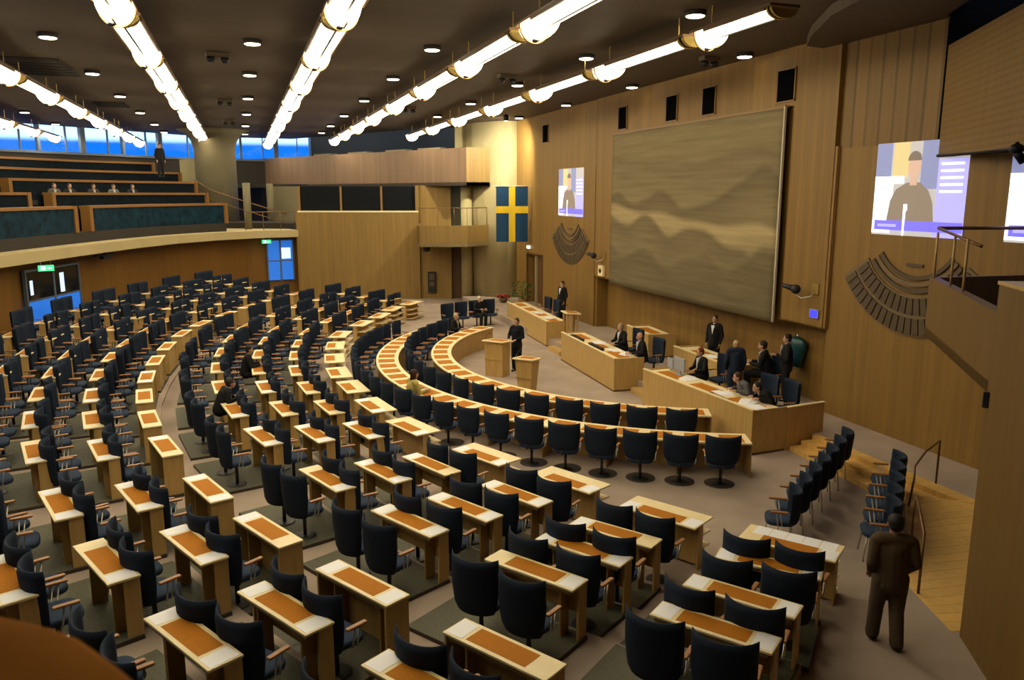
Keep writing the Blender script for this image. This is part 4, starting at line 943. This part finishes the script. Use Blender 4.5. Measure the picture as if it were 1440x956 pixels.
# luminaires -------------------------------------------------------
def make_lum(mm='tube'):
    t = thing('tubular_lamp', 'x', 'lamp')
    Lz = 4.75
    def trough(b, rx, rz, y0, y1, seg=14):
        A = [radians(180 + 180 * k / seg) for k in range(seg + 1)]
        vs = []
        for y in (y0, y1): vs += [(rx * cos(a), y, rz * sin(a)) for a in A]
        n = seg + 1
        b.add(vs, [(k, k + 1, n + k + 1, n + k) for k in range(seg)] + [(0, n, 2 * n - 1, n - 1), tuple(range(n)), tuple(range(2 * n - 1, n - 1, -1))])
    b = MB(); trough(b, .25, .15, 1.0, Lz - .40); b.build('diffuser_tube', mm, t, True)
    b = MB(); seg = 16; vs = []
    prof = [(0.06, -.02), (.15, .01), (.23, .08), (.275, .20), (.285, .32), (.285, .72), (.27, .9), (.25, 1.01)]
    A = [radians(180 + 180 * k / seg) for k in range(seg + 1)]
    for r, y in prof: vs += [(r * cos(a), y, r * 1.12 * sin(a)) for a in A]
    n = seg + 1; fs = [(i * n + k, i * n + k + 1, (i + 1) * n + k + 1, (i + 1) * n + k) for i in range(len(prof) - 1) for k in range(seg)]
    fs += [tuple(range(n - 1, -1, -1)), tuple(range((len(prof) - 1) * n, len(prof) * n))]
    fs += [(i * n, (i + 1) * n, (i + 2) * n - 1, (i + 1) * n - 1) for i in range(len(prof) - 1)]
    b.add(vs, fs); b.build('diffuser_bowl', mm, t, True)
    for y0, y1, rx, rz in ((Lz - .40, Lz - .30, .285, .19), (Lz - .22, Lz - .12, .285, .19)):
        b = MB(); trough(b, rx, rz, y0, y1); b.build('brass_collar', 'brass', t, True)
    b = MB(); trough(b, .20, .12, Lz - .30, Lz - .22); b.build('collar_core', 'cell', t, True)
    b = MB(); trough(b, .31, .345, .29, .36); b.build('brass_ring', 'trimwood', t, True)
    b = MB(); b.box(-.31, .31, .0, Lz - .12, .0, .05); b.build('back_plate', 'trimdark', t)
    for sx in (-1, 1): b = MB(); b.box(sx * .285 - .02, sx * .285 + .02, .9, Lz - .4, -.05, .0); b.build('side_channel', 'trimdark', t)
    b = MB(); b.ell((.07, .55, -.325), (.065, .065, .04)); b.build('end_knob', 'black', t, True)
    b = MB(); b.box(-.02, .02, .5, 1.05, -.335, -.30); b.build('end_clip', 'brass', t)
    b = MB(); b.box(-.02, .02, 1.02, Lz - .42, -.172, -.145); b.build('seam_strip', 'black', t)
    for y in (.6, Lz - .8): b = MB(); b.tube([(0, y, .05), (0, y, ZC - 8.85)], .014, 6); b.build('hanger_rod', 'brass', t)
    return t
lum = make_lum()
for ch in lum.children:
    for v_ in ch.data.vertices: v_.co = (-v_.co.x, 4.83 - v_.co.y, v_.co.z)
lum['group'] = 'tubular ceiling lamps'
rows_l = [(-9.6, 27.0, 5, 'row nearest the windows at far left'), (-5.65, 5.8, 10, 'row left of the big column'), (-1.82, 6.35, 10, 'row running to the big column'), (1.88, 5.4, 10, 'row right of the big column'), (5.5, 5.4, 9, 'second row from the tapestry wall'), (9.05, 9.75, 7, 'row nearest the tapestry wall')]
for x, y0, n, nm in rows_l:
    for k in range(n):
        y = y0 + 4.88 * k
        if y < 5 or (x == 5.5 and k < 1): continue
        o_ = put(lum, (x, y, 8.85), 0, f'glowing tubular lamp, {ORD[k]} from the near end, {nm}', 'tubular ceiling lamps')
        if x == 9.05 and k == 0: o_.scale = (1, .56, 1); o_.location.y = y + 2.13
dl = MB(); dl.lathe([(.20, -.10), (.22, -.10), (.23, 0)], 20); t0 = thing('ceiling_downlight', 'x', 'lamp'); dl.build('housing', 'ceil_dark', t0, True)
b = MB(); b.lathe([(.17, -.115), (.19, -.10)], 20); b.build('lens', 'down', t0)
cols = [(-8.85, 'far left column', (41.2, 47.5)), (-4.0, 'left column', (21.6, 27.5, 33.4, 39.7, 46.0, 51.6)), (.5, 'column right of the big column', (20.9, 26.3, 32.6, 38.9, 45.4, 51.6)), (4.8, 'middle column', (14.5, 20.3, 25.7, 31.9, 38.2, 44.0, 49.0)), (9.0, 'right column', (14.8, 20.2, 25.8, 31.5, 37.2)), (12.85, 'column by the tapestry wall', (18.6, 25.0, 30.8, 36.6))]
for x, nm, ys in cols:
    for k, y in enumerate(ys):
        put(t0, (x, y, ZC), 0, f'small round recessed downlight, {ORD[k]} from near end, {nm}', 'round ceiling downlights')
fx = thing('ceiling_fixture', 'x', 'fixture')
b = MB(); b.box(-.3, .3, -.12, .12, -.12, 0, bev=.02); b.build('housing', 'cell', fx)
for s in (-1, 1): b = MB(); b.lathe([(.08, -.26), (.11, -.20), (.10, -.12)], 12, X=W(s * .18, 0)); b.build('lamp_head', 'black', fx, True)
for i, (x, y) in enumerate(((-.34, 23.0), (-.35, 33.8), (8.1, 24.2), (12.3, 19.4), (-.3, 43.0), (7.0, 34.0))):
    put(fx, (x, y, ZC), .2, f'small twin-head ceiling fixture {["left of the second lamp row near", "left of centre farther off", "between the two right lamp rows", "above the tapestry", "farthest, before the big column", "far between right lamp rows"][i]}', 'twin-head ceiling fixtures')
# spotlight set to brighten the top of the cream wall; fitting assumed
t = thing('wall_washer', 'small spotlight washing the cream end wall', 'lamp', (12.0, 36.0, ZC), 0); b = MB(); b.lathe([(.10, -.30), (.12, -.28), (.12, -.05), (.04, 0)], 14); b.build('housing', 'black', t, True); b = MB(); b.lathe([(.085, -.305), (.09, -.30)], 14); b.build('lens', 'down', t)
ld = bpy.data.lights.new('spot', 'SPOT'); ld.energy = 1150; ld.color = (1, .93, .74); ld.spot_size = radians(115); ld.spot_blend = .9; ld.shadow_soft_size = .1
lo = bpy.data.objects.new('wall_wash_light', ld); COL.objects.link(lo); lo.location = (12.0, 36.0, ZC - .36)
lo.rotation_euler = (Vector((12.8, 39.4, 6.8)) - Vector(lo.location)).to_track_quat('-Z', 'Y').to_euler()

# ------------------------------------------------------------------ handrail in the near foreground
t = thing('gallery_handrail', 'out-of-focus varnished brown handrail at the lower left corner', 'handrail')
pts = [(-1.6, 1.78), (-1.0, 1.66), (-0.501, 1.483), (-0.426, 1.437), (-0.351, 1.382), (-0.288, 1.319), (-0.223, 1.222), (-0.164, 1.125), (-0.125, 1.04), (-0.07, .80), (-.04, .5)]
pts = [(x, y) for x, y in resamp(pts, 40)]
IN = offs(pts, -.12)
b = MB(); vs = []; seg = 12
for (x, y), (xi, yi) in zip(pts, IN):
    dx, dy = (xi - x) / .12, (yi - y) / .12
    if dx * (-1) + dy * (-1) < 0 and False: pass
    for k in range(seg):
        a = 2 * pi * k / seg; u = .16 + .16 * cos(a); z = 4.975 + .035 * sin(a)
        vs.append((x + dx * u, y + dy * u, z))
n = len(pts); fs = [(i * seg + k, i * seg + (k + 1) % seg, (i + 1) * seg + (k + 1) % seg, (i + 1) * seg + k) for i in range(n - 1) for k in range(seg)] + [tuple(range(seg)), tuple(range((n - 1) * seg, n * seg))]
b.add(vs, fs); b.build('rail', 'rail', t, True)
b = MB(); mid = offs(pts, -.2); b.band(offs(mid, .015), offs(mid, -.015), 4.3, 4.96); b.build('parapet_panel', 'maple', t)

# ------------------------------------------------------------------ people
SK = {}
def skin(c):
    k = 'skin' + str(c)
    if k not in M: M[k] = nmat(k, c, .55)[0]
    return k
def colmat(c, r=.85):
    k = 'cloth' + str(c)
    if k not in M: M[k] = nmat(k, c, r, 0, .2)[0]
    return k
def person(label, x, y, z, dirv, pose='stand', top=(.012, .012, .014), low=(.012, .012, .014), hair=(.03, .02, .012), sk=(.48, .27, .18), shirt=None, bald=False, long_hair=False, J=None, voxel=.014, H=1.0, group=None, bulk=1.0):
    if pose == 'stand':
        j = dict(pel=(0, 0, .97), che=(0, .01, 1.30), nec=(0, 0, 1.48), hed=(0, .02, 1.635), shl=(-.185, 0, 1.42), shr=(.185, 0, 1.42), ell=(-.245, -.03, 1.14), elr=(.245, -.03, 1.14), wrl=(-.22, .08, .90), wrr=(.22, .08, .90),
                 hil=(-.09, 0, .92), hir=(.09, 0, .92), knl=(-.10, .02, .50), knr=(.10, .02, .50), anl=(-.10, -.02, .09), anr=(.10, -.02, .09))
    else:
        j = dict(pel=(0, 0, .56), che=(0, .06, .90), nec=(0, .09, 1.07), hed=(0, .13, 1.22), shl=(-.185, .07, 1.01), shr=(.185, .07, 1.01), ell=(-.25, .14, .77), elr=(.25, .14, .77), wrl=(-.14, .38, .80), wrr=(.14, .38, .80),
                 hil=(-.09, .02, .54), hir=(.09, .02, .54), knl=(-.12, .44, .54), knr=(.12, .44, .54), anl=(-.12, .40, .09), anr=(.12, .40, .09))
    if J: j.update(J)
    V = {k: Vector(v) for k, v in j.items()}
    root = None
    def rm(o, vx):
        m_ = o.modifiers.new('blend', 'REMESH'); m_.mode = 'VOXEL'; m_.voxel_size = vx; m_.use_smooth_shade = True
        s_ = o.modifiers.new('soft', 'SMOOTH'); s_.factor = .5; s_.iterations = 2
    b = MB(); h = V['hed']
    # torso, neck, head
    b.capsule(V['pel'], V['che'], .125, .13); b.capsule(V['shl'] * .75 + V['nec'] * .25, V['shr'] * .75 + V['nec'] * .25, .075, .075); b.capsule(V['nec'] - Vector((0, 0, .05)), h - Vector((0, .01, .03)), .055, .052)
    b.ell(h + Vector((0, -.008, .025)), (.076, .094, .098)); b.ell(h + Vector((0, .028, -.055)), (.052, .06, .062))
    b.capsule(h + Vector((0, .088, .0)), h + Vector((0, .106, -.028)), .009, .014, 8)
    for s in (-1, 1): b.ell(h + Vector((s * .078, -.005, -.01)), (.012, .022, .032), 8, 6)
    b.capsule(h + Vector((-.02, .088, -.058)), h + Vector((.02, .088, -.058)), .007, .007, 6)
    for s, sh, el, wr in ((-1, 'shl', 'ell', 'wrl'), (1, 'shr', 'elr', 'wrr')):
        b.capsule(V[sh], V[el], .052, .040); b.capsule(V[el], V[wr], .040, .026)
        d = (V[wr] - V[el]).normalized(); side = d.cross(Vector((0, 0, 1))); side = side.normalized() if side.length > .2 else Vector((1, 0, 0)); nrm = side.cross(d).normalized()
        if abs(d.z) > .8: side = Vector((0, 1, 0)); nrm = side.cross(d).normalized()
        pc = V[wr] + d * .05
        b.capsule(V[wr], pc + d * .035 - side * .02, .024, .022, 8); b.capsule(V[wr], pc + d * .035 + side * .02, .024, .022, 8)
        for q in range(4):
            o_ = (q - 1.5) * .021; ln = (.062, .074, .069, .054)[q]
            p1 = pc + d * .045 + side * o_; p2 = p1 + d * ln * .55 - nrm * .010; p3 = p2 + d * ln * .35 - nrm * .022
            b.capsule(p1, p2, .0095, .009, 6); b.capsule(p2, p3, .009, .0075, 6)
        p1 = V[wr] + d * .025 + side * (.028 * -s); p2 = p1 + d * .035 + side * (.024 * -s); b.capsule(p1, p2, .012, .010, 6); b.capsule(p2, p2 + d * .03, .010, .008, 6)
    for hp, kn, an in (('hil', 'knl', 'anl'), ('hir', 'knr', 'anr')):
        b.capsule(V[hp], V[kn], .082, .055); b.capsule(V[kn], V[an], .053, .036); b.capsule(V[an] - Vector((0, .02, .04)), V[an] + Vector((0, .12, -.05)), .036, .030)
    root = b.build('person', skin(sk), None, True); rm(root, min(voxel, .011)); tag(root, label, 'person', group)
    root.location = (x, y, z); root.rotation_euler = (0, 0, face(*dirv)); root.scale = (H * bulk, H * bulk, H)
    # jacket
    b = MB(); b.capsule(V['pel'] + Vector((0, 0, -.10 if pose == 'stand' else .0)), V['che'], .162, .155); b.capsule(V['shl'] * .75 + V['nec'] * .25 + Vector((0, 0, .002)), V['shr'] * .75 + V['nec'] * .25 + Vector((0, 0, .002)), .088, .088); b.capsule(V['che'], V['nec'] + Vector((0, -.01, -.02)), .15, .075)
    b.capsule(V['che'] + Vector((-.07, 0, .04)), V['pel'] + Vector((-.05, 0, .0)), .115, .12); b.capsule(V['che'] + Vector((.07, 0, .04)), V['pel'] + Vector((.05, 0, .0)), .115, .12)
    for sh, el, wr in (('shl', 'ell', 'wrl'), ('shr', 'elr', 'wrr')):
        b.capsule(V[sh], V[el], .070, .056); b.capsule(V[el], V[wr] * .93 + V[el] * .07, .054, .040)
    jk = b.build('jacket', colmat(top), root, True); rm(jk, voxel)
    b = MB(); b.ell(V['pel'], (.15, .125, .11))
    for hp, kn, an in (('hil', 'knl', 'anl'), ('hir', 'knr', 'anr')):
        b.capsule(V[hp], V[kn], .108, .084); b.capsule(V[kn], V[an] + Vector((0, 0, -.02)), .082, .074)
    tr = b.build('trousers', colmat(low), root, True); rm(tr, voxel)
    for s, an in ((-1, 'anl'), (1, 'anr')):
        b = MB(); a = V[an]; b.capsule(a + Vector((0, -.045, -.052)), a + Vector((0, .15, -.058)), .038, .032, 10); b.build('shoe', colmat((.01, .008, .007), .4), root, True)
    if not bald:
        b = MB(); b.ell(h + Vector((0, -.022, .040)), (.086, .098, .098), 16, 10)
        b.ell(h + Vector((0, -.045, -.01)), (.080, .070, .075), 14, 8)
        if long_hair: b.capsule(h + Vector((-.05, -.04, .0)), h + Vector((-.06, -.06, -.14)), .05, .045); b.capsule(h + Vector((.05, -.04, .0)), h + Vector((.06, -.06, -.14)), .05, .045); b.capsule(h + Vector((0, -.07, .0)), h + Vector((0, -.08, -.15)), .055, .05)
        hr = b.build('hair', colmat(hair, .6), root, True); rm(hr, .012)
    else:
        b = MB(); b.ell(h + Vector((0, -.045, -.01)), (.082, .060, .055), 14, 8); b.build('hair', colmat(hair, .6), root, True)
    for s in (-1, 1): b = MB(); b.ell(h + Vector((s * .030, .083, .012)), (.011, .006, .007), 8, 6); b.build('eye', colmat((.02, .015, .01), .2), root, True)
    if shirt:
        b = MB(); c = V['che']; n_ = V['nec']
        fy = .150; b.add([c + Vector((-.055, fy - .012, .16)), c + Vector((.055, fy - .012, .16)), c + Vector((.0, fy + .015, -.10)), c + Vector((-.055, fy - .05, .16)), c + Vector((.055, fy - .05, .16)), c + Vector((0, fy - .03, -.10))],
                        [(0, 2, 1), (3, 4, 5), (0, 1, 4, 3), (1, 2, 5, 4), (2, 0, 3, 5)]); b.build('shirt_front', colmat(shirt), root)
        b = MB(); b.capsule(n_ + Vector((0, .0, -.03)), n_ + Vector((0, .01, .01)), .066, .06); b.build('collar', colmat(shirt), root, True)
    return root
DK = (.012, .012, .015)
person('man in brown suit seen from behind, walking on the right', 7.50, 7.15, 0, (.45, .89), J=dict(wrl=(-.18, .13, .93), wrr=(.18, .13, .93), ell=(-.235, -.06, 1.14), elr=(.235, -.06, 1.14), anl=(-.11, .10, .10), knl=(-.10, .08, .50), anr=(.09, -.10, .09), knr=(.09, .0, .5)), top=(.080, .054, .028), low=(.078, .056, .036), hair=(.018, .015, .013), sk=(.35, .19, .12), voxel=.013, bulk=1.14)
person('speaker dressed in black standing behind the tall lectern', 8.22, 23.6, 0, (-.75, -.66), J=dict(wrl=(-.14, .30, 1.10), wrr=(.14, .30, 1.10), ell=(-.26, .05, 1.16), elr=(.26, .05, 1.16)), top=(.006, .008, .014), hair=(.05, .03, .02))
person('man in dark suit standing beyond the far podium desk', 12.75, 30.7, ZDA, (-.9, -.3), shirt=(.7, .7, .72), top=DK, hair=(.05, .03, .02))
person('grey-haired man in dark suit seated behind the middle podium desk', 11.35, 22.2, ZDA, (-.95, -.15), 'sit', shirt=(.7, .7, .7), hair=(.30, .22, .17), J=dict(wrl=(-.12, .42, .74), wrr=(.10, .42, .76)))
person('balding man in dark suit seated at near end of middle podium desk', 11.15, 20.5, ZDA, (-.95, .1), 'sit', bald=True, hair=(.15, .1, .08), shirt=(.6, .6, .65), J=dict(wrl=(-.12, .42, .74), wrr=(.10, .42, .74)))
person('man in dark suit and white shirt standing against front wall', 13.5, 20.35, ZDA, (-.8, -.5), shirt=(.75, .75, .75), hair=(.06, .035, .025))
person('red-haired person in black seated behind the near podium desk', 11.55, 17.85, ZDA, (-.95, .0), 'sit', hair=(.16, .03, .015), shirt=(.6, .6, .65), J=dict(wrl=(-.2, .40, .76), wrr=(.05, .42, .76)))
person('fair-haired person in dark blue standing behind the near podium desk', 11.95, 17.0, ZDA, (.4, .9), J=dict(hed=(0, .06, 1.58)), hair=(.42, .28, .14), top=(.015, .022, .045), low=(.015, .025, .05), H=.97)
person('man in dark suit seated at the back desk beside standing man', 13.2, 17.35, ZDA, (-.7, .7), 'sit', shirt=(.5, .5, .5), hair=(.03, .02, .015), H=1.12)
person('tall man in black standing by the wall near the ornament', 13.35, 16.75, ZDA, (-.85, .5), shirt=(.6, .6, .6), hair=(.02, .015, .012), J=dict(wrl=(-.16, .28, 1.22), wrr=(.10, .26, 1.18), ell=(-.27, .04, 1.12), elr=(.27, .04, 1.12)), H=1.02)
person('person in grey leaning over papers at the near podium desk', 11.25, 15.4, ZDA, (-.95, .2), 'sit', top=(.12, .115, .13), low=(.03, .03, .035), hair=(.06, .03, .02), J=dict(che=(0, .14, .86), nec=(0, .24, .99), hed=(0, .32, 1.10), shl=(-.185, .18, .95), shr=(.185, .18, .95)))
person('person in black leaning low at near end of podium desk', 11.3, 14.65, ZDA, (-.95, .1), 'sit', sk=(.5, .3, .22), hair=(.025, .018, .015), J=dict(che=(0, .16, .84), nec=(0, .28, .95), hed=(0, .37, 1.04), shl=(-.185, .22, .92), shr=(.185, .22, .92)))
person('woman in yellow top with dark hair seated at outer curved desk', 3.78, 19.0, 0, (.97, .28), 'sit', top=(.42, .33, .10), hair=(.045, .015, .010), long_hair=True, J=dict(wrl=(-.14, .40, .80), wrr=(.14, .40, .80)))
person('fair-haired person in black seated at far part of inner curved desk', 7.25, 28.0, 0, (.7, -.7), 'sit', hair=(.5, .38, .22), shirt=(.4, .35, .3))
person('white-haired person seated among the farthest chairs', 9.52, 32.5, 0, (.35, -1), 'sit', hair=(.6, .55, .45))
person('man in dark suit leaning over desk in inner block back row', -0.72, 18.35, zfl('d'), (.96, .28), 'sit', hair=(.035, .022, .015), shirt=(.6, .45, .4), J=dict(che=(0, .12, .87), nec=(0, .20, 1.02), hed=(0, .28, 1.13), shl=(-.185, .16, .97), shr=(.185, .16, .97)))
person('dark-clothed person seated in inner block third row', 0.42 - .55, 22.55, zfl('c'), (1, 0), 'sit', hair=(.03, .02, .015))
# gallery visitors
_cv = resamp(offs(SE, 3.95), 300)
for i, ab in enumerate((-11.0, -10.2, -8.9, -7.7, -6.6)):
    px_, py_ = min(_cv, key=lambda p: abs(az_of(*p) - ab) + (0 if p[1] > 25 else 99))
    person(f'visitor seated in the public gallery, {ORD[i]} from the left', px_, py_, 4.82, (.55, -.85), 'sit', top=((.10, .09, .08), (.02, .02, .02), (.05, .04, .04), (.12, .12, .12), (.02, .02, .03))[i], hair=(.04, .03, .02), shirt=(.4, .4, .4), voxel=.02, group='visitors in the public gallery')
person('dark figure standing before the gallery windows', -4.0, 47.6, 6.6, (.5, -.85), H=1.02)

# ------------------------------------------------------------------ small things on the dais
def small(name, label, cat, x, y, z, rz, boxes):
    t = thing(name, label, cat, (x, y, z), rz)
    for nm, bx, mt in boxes: b = MB(); b.box(*bx, bev=.004 if min(bx[1] - bx[0], bx[3] - bx[2], bx[5] - bx[4]) > .02 else 0); b.build(nm, mt, t)
    return t
ZT3, ZT2, ZT1 = .98, .94, .91
small('desktop_monitor', 'grey computer monitor at the far end of near podium desk', 'monitor', 10.72, 17.75, ZT3, radians(90), [('screen_housing', (-.26, .26, -.05, .0, .12, .46), 'greyplastic'), ('stand', (-.05, .05, -.06, -.02, 0, .14), 'greyplastic'), ('base', (-.14, .14, -.12, .06, 0, .015), 'greyplastic'), ('display', (-.24, .24, -.056, -.05, .14, .44), 'blackgloss')])
small('desktop_monitor', 'smaller pale monitor beside the grey one on near podium desk', 'monitor', 10.75, 18.25, ZT3, radians(80), [('screen_housing', (-.2, .2, -.04, .0, .08, .34), 'greyplastic'), ('stand', (-.04, .04, -.05, -.02, 0, .1), 'greyplastic'), ('display', (-.18, .18, -.045, -.04, .1, .32), 'blackgloss')])
small('control_panel', 'long black control panel in the near podium desk', 'panel', 10.35, 15.25, ZT3, radians(92), [('housing', (-.45, .45, -.06, .06, 0, .05), 'black')])
small('control_panel', 'long black control panel in the middle podium desk, farther one', 'panel', 10.35, 23.6, ZT2, radians(87), [('housing', (-.5, .5, -.07, .07, 0, .08), 'black')])
small('control_panel', 'black control panel in the middle podium desk, nearer one', 'panel', 10.3, 22.0, ZT2, radians(87), [('housing', (-.5, .5, -.07, .07, 0, .08), 'black')])
for i, (x, y, z, rz, lab) in enumerate(((10.75, 14.7, ZT3, .4, 'white papers before the leaning person in black'), (10.75, 15.6, ZT3, 1.2, 'white papers before the leaning person in grey'), (10.7, 17.2, ZT3, .1, 'white papers before the red-haired person'), (10.75, 20.75, ZT2, .3, 'white papers at near end of middle podium desk'), (10.7, 21.4, ZT2, 1.4, 'white papers between the two seated men'), (10.75, 22.7, ZT2, .9, 'white papers beyond the grey-haired man'), (11.2, 28.2, ZT1, .5, 'white papers at near end of far podium desk'), (11.3, 29.6, ZT1, 1.1, 'white papers in the middle of far podium desk'), (12.6, 18.3, 1.06, .3, 'white papers on the desk beneath the tapestry'), (12.7, 19.1, 1.06, .9, 'second stack of papers on desk beneath the tapestry'), (10.7, 14.3, ZT3, 1.5, 'white sheet at the very corner of near podium desk'))):
    b = MB(); b.box(-.22, .22, -.16, .16, 0, .012); b.box(-.12, .30, -.02, .22, .012, .02, X=Matrix.Rotation(.4, 4, 'Z')); o = b.build('paper_stack', 'white'); tag(o, lab, 'paper', 'papers on the podium desks'); o.location = (x, y, z + .0005); o.rotation_euler = (0, 0, rz)
put(chair_s, (11.75, 13.95 + .75, ZDA), face(-1, .2), 'navy swivel chair at the near corner of the near podium desk', 'swivel chairs on the dais')
for i, (x, y) in enumerate(((12.0, 17.75), (11.75, 22.25), (11.55, 20.55), (11.9, 29.6), (11.9, 30.6), (11.65, 15.35), (13.35, 17.2))):
    lab = ['behind the red-haired person', 'under the grey-haired man', 'under the balding man', 'nearer of two at far podium desk', 'farther of two at far podium desk', 'under the leaning person in grey', 'at the back desk under the seated man'][i]
    put(chair_s, (x, y, ZDA), face(-1, 0), f'navy swivel chair on the dais, {lab}', 'swivel chairs on the dais')
# flowers and plant
t = thing('flower_bowl', 'low bowl of dark red flowers by the cream wall', 'flowers', (12.3, 37.4, ZDA))
b = MB(); b.lathe([(.12, 0), (.22, .12), (.24, .2), (.2, .2)], 16); b.build('bowl', 'trimdark', t, True)
b = MB()
for k in range(26): b.ell((random.uniform(-.28, .28), random.uniform(-.2, .2), .24 + random.uniform(0, .16)), (.06, .06, .05), 7, 5)
b.build('blossoms', 'red', t, True)
t = thing('potted_plant', 'leafy green plant in front of the far doorway', 'plant', (12.9, 36.2, ZDA))
b = MB(); b.lathe([(.16, 0), (.2, .3), (.17, .3)], 16); b.build('pot', 'trimwood', t, True)
b = MB()
for k in range(60):
    a = random.uniform(0, 6.28); r = random.uniform(.05, .42); z = random.uniform(.35, 1.15); L_ = .22
    b.add([(r * cos(a), r * sin(a), z), ((r + L_ * .5) * cos(a + .2), (r + L_ * .5) * sin(a + .2), z + .06), ((r + L_) * cos(a), (r + L_) * sin(a), z - .04), ((r + L_ * .5) * cos(a - .2), (r + L_ * .5) * sin(a - .2), z + .05)], [(0, 1, 2, 3)])
    if k % 6 == 0: b.tube([(0, 0, .25), (r * cos(a) * .6, r * sin(a) * .6, z)], .008, 5)
b.build('foliage', 'green', t)
# remove unused prototypes
for o in (desk_plain, desk_shelf, desk_front, chair_r, chair_s, chair_f, chair_l, paper0, m0, lamp0, lum, t0, fx):
    assert o.name in USED, o.name

# ------------------------------------------------------------------ world, camera, view
w = bpy.data.worlds.new('World'); SC.world = w; w.use_nodes = True; nt = w.node_tree; bg = nt.nodes['Background']
tc = nt.nodes.new('ShaderNodeTexCoord'); sp = nt.nodes.new('ShaderNodeSeparateXYZ'); cr = nt.nodes.new('ShaderNodeValToRGB')
nt.links.new(tc.outputs['Generated'], sp.inputs[0]); mr = nt.nodes.new('ShaderNodeMapRange'); mr.inputs[1].default_value = -.2; mr.inputs[2].default_value = .2
nt.links.new(sp.outputs['Z'], mr.inputs[0]); nt.links.new(mr.outputs[0], cr.inputs[0])
e = cr.color_ramp.elements; e[0].position = 0.640; e[0].color = (.005, .105, .45, 1); e[1].position = 0.655; e[1].color = (.52, .72, .95, 1)
nt.links.new(cr.outputs[0], bg.inputs[0]); bg.inputs[1].default_value = 1.0

cd = bpy.data.cameras.new('Camera'); cam = bpy.data.objects.new('Camera', cd); COL.objects.link(cam)
cam.location = (0, 0, 5.681); cam.rotation_euler = (radians(90 - 10.53), radians(0.0), -radians(18.85))
cd.sensor_width = 36; cd.lens = 1102.0 / 1440 * 36; cd.clip_end = 300; cd.clip_start = .05
cd.dof.use_dof = True; cd.dof.focus_distance = 16; cd.dof.aperture_fstop = 3.2
SC.camera = cam
SC.view_settings.view_transform = 'Standard'; SC.view_settings.look = 'None'; SC.view_settings.gamma = 1; SC.view_settings.use_curve_mapping = False
SC.view_settings.exposure = 1.25
cy = SC.cycles
cy.max_bounces = 6; cy.diffuse_bounces = 4; cy.glossy_bounces = 2; cy.transparent_max_bounces = 6; cy.caustics_reflective = False; cy.caustics_refractive = False
cy.use_denoising = True; cy.sample_clamp_indirect = 6
try: cy.denoiser = 'OPENIMAGEDENOISE'
except Exception: pass
